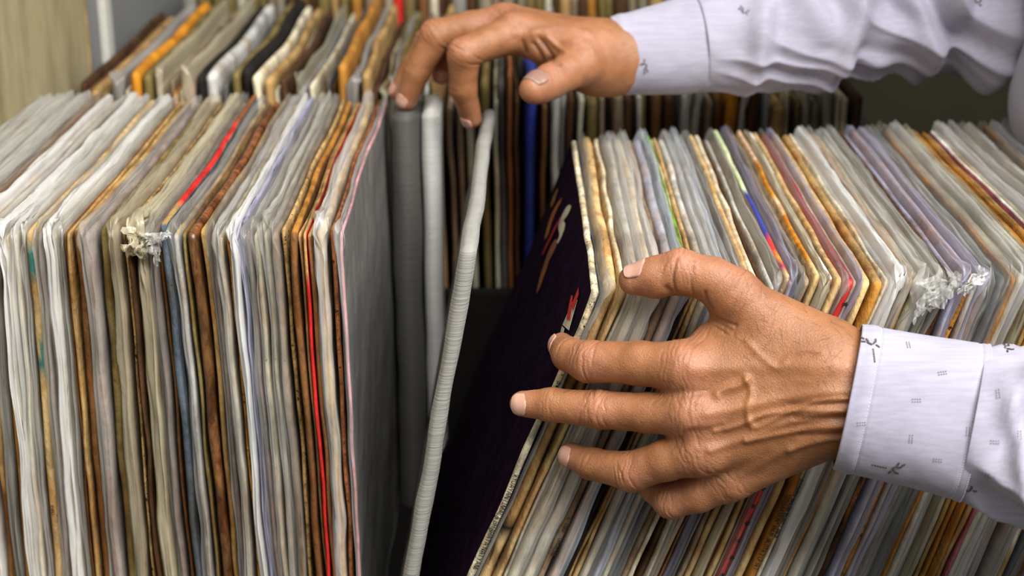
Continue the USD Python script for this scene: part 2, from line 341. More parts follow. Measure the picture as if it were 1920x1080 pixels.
def parse(text, **base):
    """One sleeve a line: x0 x1 kind front [key=value ...]"""
    out = []
    for line in text.strip().splitlines():
        w = line.split('|')[0].split()
        e = dict(base, x0=float(w[0]), x1=float(w[1]), kind=w[2], front=w[3])
        for kv in w[4:]:
            k, v = kv.split('='); e[k] = v
        rest = line.split('|')[1:]
        if rest: e['mark'] = rest[0].strip()
        if len(rest) > 1: e['label'] = rest[1].strip()
        e.setdefault('bag', 'lgrey')
        if e['kind'] == 'p' and e['front'] in ('grey', 'lgrey', 'dgrey') and 'patch' not in e: e['front'] = {'grey': 'beige', 'lgrey': 'cream', 'dgrey': 'taupe'}[e['front']]
        out.append(e)
    return out

LEFT = parse('''
-252 -228 c olive
-224 -203 p taupe bag=lgrey
-201 -180 p beige bag=lgrey
-178 -156 p taupe bag=lgrey
-154 -132 p lgrey bag=lgrey
-130 -108 p slate bag=lgrey | the slate sleeve at far left | slate grey record sleeve in pale grey plastic, sixth from the ochre board
-106 -84 p beige bag=lgrey
-82 -74 c amber
-72 -57 p rose bag=mauve | the dull rose sleeve | dull rose record sleeve in mauve plastic near the left end of the front row
-55 -36 p white bag=white film=film_milky
-34 -20 c tan patch=stain
-18 0 p dgrey bag=lgrey patch=dots
2 11 c amber
12 27 p lgrey bag=white film=film_milky
27 41 p beige bag=white
42 54 p taupe bag=lgrey
55 73 c ltan patch=teal text=KHELL | the KHELL spine | light tan card record sleeve with worn teal patches and the spine lettering KHELL
74 89 p mauve bag=lgrey film=film_clear
89 112 p beige bag=white film=film_milky | the bulging white sleeve | bulging milky white plastic record sleeve right of the one lettered KHELL
113 124 p dgrey bag=lgrey film=film_clear
125 131 c brown
132 141 c tan
144 161 c brown top=tan
162 187 p mauve bag=lgrey film=film_clear
189 205 c olive
206 232 p taupe bag=cream film=film
237 244 c tan card=card_chipped
247 254 c dbrown
256 282 p cream bag=cream film=film_milky flare=2.2 crumple=1 | the crumpled cream plastic | cream plastic record sleeve with a crumpled torn top corner in the front row
284 304 p mauve bag=grey film=film_clear
306 314 c brown
315 331 c slate top=red patch=redtop | the red-topped sleeve | slate record sleeve with a scuffed bright red top edge, left half of the front row
332 349 p grey bag=grey top=ltan patch=holes film=film
351 359 c olive top=brown
360 385 c brown card=card_gloss top=rust | the glossy brown paper | thick record sleeve wrapped in creased glossy brown paper in the front row
386 398 c tan
400 413 p mauve bag=grey film=film_clear
414 431 p beige bag=lgrey
435 441 c amber card=card_chipped
442 457 p ice bag=white film=film_milky
457 466 p slate bag=lilac film=film_milky top=lilac | the lilac-blue edge | lilac-blue edged record sleeve in plastic, left half of the front row
467 480 p mauve bag=grey film=film_clear
480 497 p grey bag=lgrey film=film_clear
498 513 p cream bag=lgrey film=film
513 534 p dgrey bag=grey film=film_clear
535 545 c tan card=card_chipped
549 565 c brown top=amber
567 574 c tan
575 583 c red patch=yellow top=tan | the red-yellow spine | thin record sleeve with a bright red and yellow spine
585 593 c brown top=tan
594 619 p ltan bag=white film=film flare=1.6
624 633 c rust card=card_chipped
638 649 p pink bag=white film=film_clear side=dgrey | the pink edge | pink-edged record sleeve with a blurred grey-teal cover facing the open gap
''', thin=9, thick=21)
RIGHT = parse('''
876 893 c cream card=card_dark side=purple text=VYJAYANTIMALA~BHARATA~NATYAM | the purple cover | record sleeve with glossy dark purple cover facing the gap and chipped cream lettered spine
894 900 p slate bag=lgrey film=film_clear
901 928 c ltan patch=torn
929 941 c ltan top=beige
944 953 p lgrey bag=lgrey top=taupe film=film_clear
953 981 p cream bag=lgrey top=grey film=film patch=greydots
982 1009 p cream bag=white top=cream film=film
1010 1027 c taupe text=L-080~~~~~GHAZAL | the GHAZAL spine | taupe record sleeve with faint GHAZAL lettering below the ring finger
1029 1053 p peach bag=ice top=lilac film=film
1054 1067 c black top=green | the green top edge | black-spined record sleeve with a bright green top edge behind the thumb
1068 1077 c tan patch=rusty top=beige
1078 1089 c ltan
1091 1110 p lgrey bag=lgrey top=white film=film
1111 1127 p lilac bag=ice top=lilac film=film
1128 1145 p grey bag=white film=film_clear
1146 1161 p slate bag=lgrey film=film_clear
1162 1177 c taupe top=ltan
1178 1193 c beige
1195 1207 c dbrown
1208 1221 p grey bag=lgrey top=lgrey film=film_clear
1222 1235 c taupe top=blue patch=bluered card=card_print | the blue-and-red top edge | record sleeve whose top edge is printed blue and red, above the hand's knuckles
1236 1242 c brown
1243 1258 p print_ bag=lilac top=pink film=film_clear
1259 1268 p slate bag=grey film=film_clear
1270 1283 c taupe
1284 1298 c ltan top=orange patch=orangetop | the orange top edge | light tan record sleeve with an orange-yellow top edge right of the hand
1300 1313 p beige bag=beige top=lgrey film=film_milky
1314 1325 c rust top=lgrey
1326 1340 c ltan
1341 1347 p grey bag=grey film=film_clear
1347 1362 c red top=crimson patch=stars card=card_print | the starred red spine | bright red record sleeve with small black stars down its spine
1363 1374 p grey bag=lilac film=film
1375 1394 c ltan
1396 1416 c amber text="GENERATION"~ANUP~JALOTA~2~LP~SET top=tan | the 2 LP SET spine | amber record sleeve with black spine lettering ending in 2 LP SET
1417 1426 c cream text=GULDASTA~~BHAJAN~ANAND~2~~ANUP
1427 1445 p ice bag=white film=film_milky top=ice
1446 1461 p taupe bag=lgrey film=film_clear
1462 1474 c tan top=amber
1475 1498 p grey bag=lgrey film=film flare=2.0 tear=1 | the torn crinkled plastic | grey record sleeve in badly torn crinkled clear plastic just above the shirt cuff
1500 1512 p black bag=lgrey top=grey film=film_clear
1513 1527 p beige bag=grey film=film
1530 1549 c dbrown card=card_chipped patch=rusttorn
1551 1567 p lilac bag=lilac film=film top=lilac
1569 1582 c amber card=card_chipped
1584 1600 p lgrey bag=lilac film=film top=lilac
1601 1626 p mauve bag=lgrey film=film_clear
1627 1652 p slate bag=grey film=film_clear
1653 1663 c amber | the thin amber spine below the cuff | thin bare amber card record sleeve seen below the cuff, between grey plastics
1664 1686 p beige bag=white film=film
1687 1706 p olive bag=olivegrey film=film
1707 1719 c cream patch=whitehalf
1720 1731 c tan
1732 1743 c amber
1744 1754 c amber
1755 1767 c tan
1769 1777 c rose top=white | the dull pinkish red spine | thin record sleeve with dull pinkish red spine at the lower right
1779 1801 p grey bag=white film=film
1802 1818 p lilac bag=lgrey film=film top=lilac
1819 1831 c rust
1832 1855 p mauve bag=grey film=film_clear
1856 1869 p beige bag=white film=film
1870 1888 c ltan top=ltan patch=whitehalf
1889 1905 p slate bag=grey film=film_clear top=white
1906 1921 c brown top=tan
1923 1945 p lilac bag=white film=film
1946 1962 p violet bag=lilac film=film top=violet | the violet top edge | record sleeve with a violet top edge beside the man's shirt
1963 1983 p beige bag=lgrey film=film
''', thin=9, thick=21)
labels(LEFT, ''); labels(RIGHT, '')

PATCH = {
    'teal': [('f', 0.92, 0.97, 'teal', 0.07), ('f', 0.74, 0.79, 'teal', 0.09)],
    'stain': [('f', 0.2, 0.5, 'brown', 0.2)],
    'dots': [('f', a / 60, a / 60 + 0.006, 'black', 0.0) for a in range(5, 60)],
    'redtop': [('f', 0.0, 1.1, 'slate', 0.0), ('t', 0.0, 0.12, 'tan', 0.1), ('t', 0.52, 0.56, 'tan', 0.3), ('t', 0.72, 2, 'rust', 0.2)],
    'holes': [('f', 0.55, 0.565, 'black', 0.0), ('f', 0.79, 0.80, 'black', 0.0)],
    'yellow': [('f', 0.0, 0.72, 'red', 0.05), ('f', 0.93, 1.1, 'tan', 0.02)],
    'torn': [('f', 0.432, 0.448, 'black', 0.03), ('f', 0.50, 0.53, 'black', 0.03), ('f', 0.2, 0.3, 'amber', 0.3), ('f', 0.6, 0.8, 'tan', 0.3)],
    'greydots': [],
    'rusty': [('f', 0.3, 0.42, 'rust', 0.1)],
    'bluered': [('t', 0.05, 0.20, 'red', 0.12), ('t', 0.09, 0.12, 'orange', 0.1), ('t', 0.50, 2, 'lime', 0.05), ('t', -1, 0.05, 'ltan', 0.05)],
    'orangetop': [('t', 0.0, 0.1, 'ltan', 0.2), ('t', 0.4, 0.44, 'cream', 0.2), ('t', 0.75, 2, 'peach', 0.1)],
    'stars': [], 'whitehalf': [('t', 0.0, 0.3, 'white', 0.25), ('f', 0.45, 0.6, 'white', 0.2)],
    'rusttorn': [('f', 0.0, 0.35, 'rust', 0.25), ('f', 0.6, 0.85, 'rust', 0.3)],
}

def spine_text(parent, text, x_of, y, zb, ch, H, lean, t_top, height, T, col=DK, name='spine_lettering', along=0.9):
    """Lettering that reads down the spine."""
    m = meshkit.text_mesh(text, height, 0.0002)
    v = np.array(m.vertices)
    v[:, 0] *= along
    v[:, 1] -= height / 2
    z = t_top * H - v[:, 0]
    X = x_of(z) + v[:, 1] * math.cos(lean)
    Z = zb + z * ch - v[:, 1] * math.sin(lean)
    put(name, parent, np.stack([X, y - v[:, 2], Z], 1), np.array(m.faces), 'ink', tint=col, smooth=False)

def front_row(row, base_x, y0, zt, group, seed0, xform):
    out = []
    for i, e in enumerate(row):
        x0, x1 = e['x0'], e['x1']
        xt, xb, T = xform((x0 + x1) / 2, x1 - x0)
        rng = random.Random(seed0 + i)
        yy = y0 + rng.uniform(-0.0035, 0.0035) + (0.0015 if e['kind'] == 'c' else -0.001)
        if e.get('text') or e.get('patch') in ('stars', 'yellow', 'redtop', 'bluered', 'teal'): yy -= 0.0035
        kw = dict(kind=e['kind'], front=e['front'], top=e.get('top'), side=e.get('side'), bag=e['bag'], film=e.get('film', 'film'), card=e.get('card', 'card'), flare=float(e.get('flare', 1)),
                  patches=PATCH.get(e.get('patch'), ()), seed=seed0 + i, lift=rng.uniform(0, 0.004) if e['kind'] == 'p' else rng.uniform(-0.003, 0.001) + (0.005 if e.get('patch') in ('bluered', 'redtop', 'orangetop') or e.get('top') == 'green' else 0))
        a, lean, ch = album(e.get('name', 'record_sleeve'), e['label'], group, xt, xb, T * (0.74 if e['kind'] == 'c' else 0.88), yy, **kw)
        out.append((e, a, xt, xb, T, yy, lean, ch))
    return out

YL, ZL = 0.818, CAM_Z - 0.265
def left_x(px, w):
    d = np.interp(px, [-250, 56, 250, 350, 420, 571, 636], [52, 58, 57, 64, 60, 48, 34])
    p_top = px - d * 115 / 635
    top = at_y(p_top, 445, YL); low = at_y(p_top + d, 1080, YL)
    s = (low[0] - top[0]) / (low[2] - top[2])
    return top[0] + s * (ZL - top[2]), top[0] + s * (TABLE - top[2]), w * np.linalg.norm(at_y(px + 1, 560, YL) - at_y(px, 560, YL))
YR = 0.78
def right_x(px, w):
    top = at_y(px + 248, 530, YR); low = at_y(px, 1080, YR)
    s = (low[0] - top[0]) / (low[2] - top[2])
    zt = TABLE + H0 * math.cos(math.atan(s))
    return top[0] + s * (zt - top[2]), top[0] + s * (TABLE - top[2]), w * np.linalg.norm(at_y(px + 1, 1000, YR) - at_y(px, 1000, YR))
left = front_row(LEFT, 0, YL, ZL, 'record sleeves in the front row left of the gap', 100, left_x)
right = front_row(RIGHT, 0, YR, ZL, 'record sleeves in the front row right of the gap', 300, right_x)

def xline(xt, xb, H=H0): return lambda z: xb + (xt - xb) * z / H
for e, a, xt, xb, T, yy, lean, ch in left + right:
    if e.get('text'):
        text = e['text'].replace('~', ' ')
        h, t0, al = {'KH': (.0024, .467, .7), 'VY': (.0032, .635, .8), 'L-': (.0028, .54, .8), '"G': (.0028, .585, .68), 'GU': (.0021, .61, .75)}[text[:2]]
        spine_text(a, text, xline(xt, xb), yy - T * 0.40 - 0.0004, TABLE, ch, H0, lean, t0, h, T, along=al)
    if e.get('patch') == 'stars':
        vs = []
        for j in range(26):
            z = 0.012 + j * 0.0116
            ang = np.arange(10) * math.pi / 5
            r = np.where(np.arange(10) % 2 == 0, 0.0018, 0.0008)
            P = np.stack([np.cos(ang + j) * r, np.sin(ang + j) * r], 1)
            P = np.vstack([[0, 0], P])
            off = (0.0008 if j % 2 else -0.0006)
            X = xline(xt, xb)(z) + P[:, 0] + off; Z = TABLE + (z + P[:, 1]) * ch
            fr = np.stack([X, np.full(11, yy - T * 0.44), Z], 1)
            bk = fr + [0, 0.0006, 0]
            fc = [[0, 1 + q, 1 + (q + 1) % 10] for q in range(10)]
            sd = [[1 + q, 12 + q, 12 + (q + 1) % 10] for q in range(10)] + [[1 + q, 12 + (q + 1) % 10, 1 + (q + 1) % 10] for q in range(10)]
            vs.append((np.vstack([fr, bk]), np.array(fc + sd)))
        put('star_pattern', a, *join(vs), 'ink', tint=DK, smooth=False)

def crumple(parent, corners, amp, seed, col, film, n=26, label=None):
    """A torn, crumpled piece of film spanning four points."""
    g = np.linspace(0, 1, n); S, T_ = np.meshgrid(g, g, indexing='ij')
    a, b_, c_, d_ = [np.array(q) for q in corners]
    P = ((1 - S) * (1 - T_))[..., None] * a + (S * (1 - T_))[..., None] * b_ + (S * T_)[..., None] * c_ + ((1 - S) * T_)[..., None] * d_
    q = np.stack([S * 3.2 + seed, T_ * 3.2, S * 0], -1)
    ridge = lambda k: (1 - np.abs(fbm(q * k + 3 * k, 2, 40 + int(k)) * 2) * 2.4)
    off = np.stack([ridge(1.0), ridge(1.3) + ridge(2.6) * 0.4, ridge(1.7) * 0.8 + ridge(3.1) * 0.4], -1)
    P = P + amp * (off - off.mean((0, 1)))
    i = np.arange(n * n).reshape(n, n)
    f = np.stack([i[:-1, :-1], i[1:, :-1], i[1:, 1:], i[:-1, 1:]], -1).reshape(-1, 4)
    put('torn_plastic', parent, P.reshape(-1, 3), f, film, tint=COL[col], label=label)
for e, a, xt, xb, T, yy, lean, ch in left + right:
    if e.get('crumple'):
        A = lambda px, py, dy: at_y(px, py, yy - dy)
        crumple(a, [A(228, 470, .012), A(256, 432, .006), A(276, 452, .003), A(262, 478, .010)], 0.0042, 3, 'cream', 'film_milky', label='crumpled torn corner of cream plastic')
        crumple(a, [A(252, 476, .006), A(248, 444, .004), A(278, 446, .003), A(276, 482, .006)], 0.0030, 8, 'cream', 'film_milky')
    if e['x0'] == 284:
        A = lambda px, py, dy: at_y(px, py, yy - dy)
        crumple(a, [A(270, 441, .004), A(318, 436, .008), A(316, 447, .010), A(276, 462, .005)], 0.0020, 5, 'white', 'film', label='torn flap of clear plastic')
        crumple(a, [A(282, 470, .005), A(286, 444, .003), A(304, 448, .003), A(296, 500, .006)], 0.0030, 6, 'lgrey', 'film')
    if e.get('tear'):
        A = lambda px, py, dy: at_y(px, py, yy - dy)
        crumple(a, [A(1738, 520, .004), A(1800, 522, .006), A(1770, 560, .012), A(1705, 612, .022)], 0.0050, 11, 'white', 'film_clear', 34, label='crinkled torn flap of clear plastic')
        crumple(a, [A(1795, 545, .008), A(1846, 498, .010), A(1850, 522, .012), A(1806, 556, .014)], 0.0026, 14, 'white', 'film_milky', label='white torn tab of plastic')
        crumple(a, [A(1738, 540, .003), A(1790, 505, .001), A(1812, 548, .004), A(1752, 572, .010)], 0.0050, 19, 'lgrey', 'film_clear')

# ------------------------------------------------------------------ the cover art that faces the gap
def on_face(e_, pts, off):
    """Points (y along the cover, z up it, in metres) laid on the gap-side face of a leaning sleeve."""
    e, a, xt, xb, T, yy, lean, ch = e_
    y, z = pts[:, 0], pts[:, 1]
    x = xb + (xt - xb) * z / H0
    q = np.stack([x * 7, y * 5, z * 5], 1)
    b = 0.004 * (fbm(q + 11.3, 2, 1) * 2) * np.clip(z / H0, 0, 1.1)
    q2 = np.stack([np.full_like(y, seed_of[a] * 3.7), y * 22, z * 22], 1)
    th = T * 0.74 / 2 * (1 + 0.34 * fbm(q2 * 1.7 + 4, 2, 3))
    X = x + b + 0.0026 * fbm(q2, 2, 2) - th - off - 0.0007
    return np.stack([X, yy + y, TABLE + z * ch + (b - th) * 0], 1)
seed_of = {left[-1][1]: 100 + len(LEFT) - 1, right[0][1]: 300}
def ribbon_shape(pts, widths, n=40):
    pts, widths = np.array(pts, float), np.array(widths, float)
    s = np.linspace(0, 1, len(pts)); t = np.linspace(0, 1, n)
    from scipy.interpolate import CubicSpline
    P = CubicSpline(s, pts)(t); W = np.interp(t, s, widths)
    d = np.gradient(P, axis=0); d /= np.linalg.norm(d, axis=1, keepdims=True); nn = np.stack([-d[:, 1], d[:, 0]], 1)
    V = np.vstack([P + nn * W[:, None], P - nn * W[:, None]])
    i = np.arange(n - 1)
    return V, np.vstack([np.stack([i, i + 1, i + n], 1), np.stack([i + 1, i + n + 1, i + n], 1)])
def paint(e_, parent, name, shapes, col, off, mat_='card_print', label=None):
    parts = [(on_face(e_, V, off), f) for V, f in shapes]
    put(name, parent, *join(parts), mat_, tint=col if not isinstance(col, str) else COL[col], label=label)
pur = right[0]
cover_p = pur[1] + '/cover'
def on_cover(px, py):
    """Where on the purple cover (depth, height) something seen in the photograph lies."""
    d = 1123 - 0.446 * (py - 528) - px
    return (d * 0.0017, 0.315 - (py - 528) / 2800 - d * 0.00054)
def streak(pts, w): return ribbon_shape([on_cover(*q) for q in pts], w)
paint(pur, pur[1], 'printed_figure', [streak([(1070, 394), (1060, 407), (1049, 423), (1054, 436), (1052, 452), (1046, 466)], [.002, .006, .003, .004, .005, .003])], 'cream', 0.0003)
paint(pur, pur[1], 'printed_arm', [streak([(1046, 464), (1036, 480), (1027, 495), (1013, 531), (1004, 562)], [.004, .008, .010, .010, .004])], srgb('9a5a34'), 0.0005)
paint(pur, pur[1], 'printed_flame', [streak([(1047, 379), (1027, 415), (1013, 459)], [.002, .006, .004])], srgb('a8642f'), 0.0005)
paint(pur, pur[1], 'printed_ribbon', [streak([(1049, 419), (1027, 455), (1009, 495)], [.002, .005, .002])], 'red', 0.0007)
paint(pur, pur[1], 'printed_flower', [streak([(1031, 358), (1028, 372), (1026, 389)], [.002, .007, .003])], 'amber', 0.0004)
# price sticker: white label with a red roof-shaped mark
def quad(a, b, c, d, n=5):
    s = np.linspace(0, 1, n); S, Tt = np.meshgrid(s, s, indexing='ij')
    a, b, c, d = map(np.array, (a, b, c, d))
    P = ((1 - S) * (1 - Tt))[..., None] * a + (S * (1 - Tt))[..., None] * b + (S * Tt)[..., None] * c + ((1 - S) * Tt)[..., None] * d
    i = np.arange(n * n).reshape(n, n)
    return P.reshape(-1, 2), np.stack([i[:-1, :-1], i[1:, :-1], i[1:, 1:], i[:-1, 1:]], -1).reshape(-1, 4)
def tri(q): v, f = q; return v, np.vstack([f[:, [0, 1, 2]], f[:, [0, 2, 3]]])
paint(pur, pur[1], 'price_sticker', [tri(quad(*[on_cover(*q) for q in ((1088, 556), (1098, 549), (1083, 600), (1072, 596))]))], 'beige', 0.0006, label='small worn price sticker in red and white')
paint(pur, pur[1], 'sticker_mark', [tri(quad(*[on_cover(*q) for q in ((1100, 529), (1101, 540), (1091, 568), (1088, 560))])), tri(quad(*[on_cover(*q) for q in ((1086, 546), (1090, 546), (1086, 584), (1080, 584))]))], 'red', 0.0010)
paint(pur, pur[1], 'sticker_scrap', [tri(quad(*[on_cover(*q) for q in ((1071, 598), (1076, 600), (1073, 612), (1069, 608))]))], 'grey', 0.0006)

mat('art_teal', {'c': ('texture_coordinate', {}), 'm': ('vector_math', {'math_type': 'multiply', 'vector2': (1, 7, 3)}), 'n': ('noise_texture', {'scale': 1.6, 'detail': 2.0, 'distortion': 0.8}),
    'r': ('rgb_ramp', {'ramp': [(0.28, srgb('4c504f')), (0.42, srgb('626463')), (0.50, srgb('4a676e')), (0.58, srgb('5c605a')), (0.68, srgb('736c4c')), (0.80, srgb('86655f'))]}),
    'p': ('principled_bsdf', {'roughness': 0.3})}, [('c.object', 'm.vector1'), ('m.vector', 'n.vector'), ('n.fac', 'r.fac'), ('r.color', 'p.base_color')])
tealc = left[-1]
paint(tealc, tealc[1], 'printed_picture', [tri(quad((.006, .308), (.306, .308), (.306, .01), (.006, .01), 14))], 'white', 0.0022, 'art_teal')
# ------------------------------------------------------------------ the sleeve being flipped, and the rows behind
fl = at_y(880, 465, 0.80); fb = at_y(770, 1080, 0.80)
s = (fb[0] - fl[0]) / (fb[2] - fl[2])
a, lean, ch = album('record_sleeve', 'thick pale grey record sleeve tilted alone in the open gap, being flipped', None, fl[0] + s * (1.033 - fl[2]), fl[0] + s * (TABLE - fl[2]), 0.0095, 0.80,
    H=H0, kind='c', front='bgrey', top='bgrey', side='dgrey', card='ribbed', seed=77, bend=0.001, skew=0.006)

BACK2 = []
rng = random.Random(21)
pool = ['tan'] * 5 + ['olive'] * 5 + ['beige'] * 3 + ['taupe'] * 5 + ['olivegrey'] * 3 + ['dbrown'] * 6 + ['brown'] * 4 + ['grey'] * 2 + ['dgrey'] + ['cream'] + ['amber'] * 2
# (pixel column where its front edge shows, colour, wrap, what sets it apart)
KEY2 = [(258, 'orange', 'c', 'the orange sleeve in the second row', 'bright orange card record sleeve in the second row at left'), (305, 'cream', 'p', None, None), (385, 'rose', 'p', None, None), (398, 'black', 'c', None, None), (492, 'black', 'c', None, None),
        (515, 'cream', 'c', 'the wide cream sleeve in the second row', 'wide cream record sleeve in the second row, behind the glossy brown paper one'), (590, 'lilac', 'p', None, None), (663, 'amber', 'c', None, None),
        (965, 'rust', 'c', 'the rust-red spine behind the gap', 'rust-red record spine in the second row seen through the gap'), (1005, 'blue', 'c', 'the blue spine behind the gap', 'vivid blue record spine in the second row seen through the gap'), (1040, 'white', 'p', None, None),
        (1300, 'cream', 'p', None, None), (1350, 'orange', 'c', 'the orange spine under the sleeve', 'orange-brown record spine in the second row under the reaching forearm'), (1420, 'white', 'p', None, None), (1560, 'cream', 'p', 'the cream sleeve at the row end', 'cream record sleeve near the right end of the second row')]
Y2, Y3 = 1.185, 1.545
x = -0.340
while x < 0.268:
    T = rng.choice([0.0042, 0.005, 0.006, 0.007, 0.008, 0.0095])
    fwd = Y2 * CP + (CAM_Z - 1.02) * SP
    px = 960 + (x + T / 2) / fwd * F
    e = dict(x0=x, x1=x + T, kind='p' if rng.random() < 0.24 else 'c', front=rng.choice(pool), bag=rng.choice(['lgrey', 'grey', 'olivegrey', 'beige', 'grey']), thin=0.005, thick=0.0078)
    for kx, c, k, m, l in KEY2:
        if abs(px - kx) < T / 2 / fwd * F + 6 and not any(b.get('key') == kx for b in BACK2):
            e.update(front=c, kind=k, key=kx)
            if m: e.update(mark=m, label=l)
            break
    BACK2.append(e); x += T + rng.choice([0.0004, 0.0008, 0.0008, 0.0015, 0.003])
labels(BACK2, 'second')
for i, e in enumerate(BACK2):
    r = random.Random(500 + i); T = e['x1'] - e['x0']; xm = (e['x0'] + e['x1']) / 2
    ln = 0.010 * math.sin(xm * 9)
    far = xm < -0.14
    album('record_sleeve', e['label'], 'record sleeves in the second row', xm + ln + r.uniform(-0.002, 0.002), xm - 0.2 * ln, T * 0.85, Y2 + r.uniform(-0.006, 0.008), kind=e['kind'], front=e['front'], bag=e['bag'], card='card_far', film='film_far', seed=500 + i, detail=1,
          lift=(0.012 if e.get('key') else 0) + r.uniform(-0.010, 0.007) - (0.0 if xm < -0.05 else 0.008), bend=0.008, flare=1.6)
# two wide plastic-wrapped albums stand forward of the second row, at the back of the gap
for j, (p0, p1, c, l) in enumerate(((733, 786, 'dgrey', 'wide dull grey album standing forward at the back of the gap'), (790, 824, 'lgrey', 'pale grey album between the wide dull grey one and the flipped sleeve'))):
    q0, q1 = at_y(p0, 215, 1.098), at_y(p1, 215, 1.098)
    album('record_album', l, None, (q0[0] + q1[0]) / 2, (q0[0] + q1[0]) / 2, q1[0] - q0[0], 1.098 + 0.004 * j, kind='c', front=c, bag='grey', card='ribbed', film='film_far', seed=880 + j, detail=1, L=0.045, bend=0.001, H=0.312, flare=0.5, category='record album')

BACK3 = []
rng = random.Random(33)
x = -0.335
while x < 0.300:
    T = rng.choice([0.0065, 0.008, 0.0095, 0.011, 0.013])
    e = dict(x0=x, x1=x + T, kind='p' if rng.random() < 0.2 else 'c', front=rng.choice(['tan', 'olive', 'olive', 'olive', 'taupe', 'dbrown', 'brown', 'amber', 'olivegrey', 'beige', 'olive']), bag=rng.choice(['olivegrey', 'grey', 'beige']), thin=0.007, thick=0.0105)
    fwd = Y3 * CP + (CAM_Z - 1.05) * SP
    if abs(960 + (x + T / 2) / fwd * F - 738) < T / 2 / fwd * F + 1 and not any(b.get('mark') for b in BACK3): e.update(front='red', kind='c', mark='the red sleeve in the third row', label='bright red record sleeve in the third row at the top of the photo')
    BACK3.append(e); x += T + rng.choice([0.0003, 0.0008, 0.002])
labels(BACK3, 'third')
for i, e in enumerate(BACK3):
    r = random.Random(700 + i); T = e['x1'] - e['x0']; xm = (e['x0'] + e['x1']) / 2
    album('record_sleeve', e['label'], 'record sleeves in the third row', xm + 0.006, xm, T, Y3 + r.uniform(-0.006, 0.008), zb=TABLE, H=0.33, kind=e['kind'], front=e['front'], bag=e['bag'], card='card_far', film='film_far', seed=700 + i, detail=0,
          lift=r.uniform(-0.008, 0.006), bend=0.008)
from scipy.interpolate import CubicSpline
# ------------------------------------------------------------------ the man: hands from smooth-blended tapered bones
R_, U_, B_ = np.array([1.0, 0, 0]), np.array([0, SP, CP]), np.array([0, -CP, SP])   # to the right, up, towards the viewer

def cone(p, a, b, ra, rb):
    ba = b - a; l2 = ba @ ba
    h = np.clip(((p - a) @ ba) / max(l2, 1e-12), 0, 1)
    return np.linalg.norm(p - a - h[:, None] * ba, axis=1) - (ra + (rb - ra) * h)
def smin(a, b, k):
    h = np.maximum(k - np.abs(a - b), 0) / k
    return np.minimum(a, b) - h * h * k * 0.25
def chain(p, joints, radii, k=0.003):
    d = None
    for i in range(len(joints) - 1):
        c = cone(p, joints[i], joints[i + 1], radii[i], radii[i + 1])
        d = c if d is None else smin(d, c, k)
    return d

def surface_nets(Fv, lo, h):
    """Closed surface of the grid Fv < 0."""
    s = Fv < 0
    nx, ny, nz = Fv.shape
    acc = np.zeros((nx - 1, ny - 1, nz - 1, 3), np.float32); cnt = np.zeros((nx - 1, ny - 1, nz - 1), np.float32)
    sl = lambda o, n: slice(o, n - 1 + o)
    for ax in range(3):
        o1, o2 = [q for q in range(3) if q != ax]
        for a in (0, 1):
            for b in (0, 1):
                i0 = [0, 0, 0]; i0[o1] = a; i0[o2] = b; i1 = list(i0); i1[ax] = 1
                A = tuple(sl(i0[q], Fv.shape[q]) for q in range(3)); Bq = tuple(sl(i1[q], Fv.shape[q]) for q in range(3))
                m = s[A] != s[Bq]
                t = np.where(m, Fv[A] / np.where(m, Fv[A] - Fv[Bq], 1), 0)
                pos = [i0[0], i0[1], i0[2]]
                for q in range(3): acc[..., q] += m * (pos[q] + (t if q == ax else 0))
                cnt += m
    act = cnt > 0
    idx = -np.ones(act.shape, np.int64); idx[act] = np.arange(act.sum())
    ijk = np.argwhere(act)
    V = lo + (ijk + acc[act] / cnt[act][:, None]) * h
    quads = []
    for ax in range(3):
        A = [slice(None)] * 3; Bq = [slice(None)] * 3
        A[ax] = slice(0, -1); Bq[ax] = slice(1, None)
        m = s[tuple(A)] != s[tuple(Bq)]
        e = np.argwhere(m); inside = s[tuple(A)][m]
        o1, o2 = (ax + 1) % 3, (ax + 2) % 3
        ok = (e[:, o1] > 0) & (e[:, o2] > 0) & (e[:, o1] < Fv.shape[o1] - 1) & (e[:, o2] < Fv.shape[o2] - 1)
        e, inside = e[ok], inside[ok]
        def cell(d1, d2):
            c = e.copy(); c[:, o1] += d1; c[:, o2] += d2
            return idx[c[:, 0], c[:, 1], c[:, 2]]
        q = np.stack([cell(-1, -1), cell(0, -1), cell(0, 0), cell(-1, 0)], 1)
        quads.append(np.where(inside[:, None], q, q[:, ::-1]))
    Q = np.vstack(quads)
    return V, np.vstack([Q[:, [0, 1, 2]], Q[:, [0, 2, 3]]])

def grid_eval(sdf, lo, hi, h, block=400000):
    n = np.ceil((hi - lo) / h).astype(int) + 1
    g = np.stack(np.meshgrid(*[lo[q] + np.arange(n[q]) * h for q in range(3)], indexing='ij'), -1).reshape(-1, 3)
    out = np.concatenate([sdf(g[i:i + block]) for i in range(0, len(g), block)])
    return out.reshape(n)
def narrow(sdf, lo, hi, h):
    """Only cells near the surface are evaluated finely."""
    c = 4
    n = (np.ceil((hi - lo) / (h * c)).astype(int) + 1) * c + 1
    Gc = grid_eval(sdf, lo, lo + (n - 1) * h, h * c)
    ext = Gc.shape
    fine = np.repeat(np.repeat(np.repeat(Gc, c, 0), c, 1), c, 2)[:n[0], :n[1], :n[2]].astype(np.float32)
    near = np.abs(fine) < h * c * 2.6
    ii = np.argwhere(near)
    pts = lo + ii * h
    vals = np.concatenate([sdf(pts[i:i + 400000]) for i in range(0, len(pts), 400000)]) if len(pts) else np.zeros(0)
    fine[near] = vals
    return surface_nets(fine, lo, h)
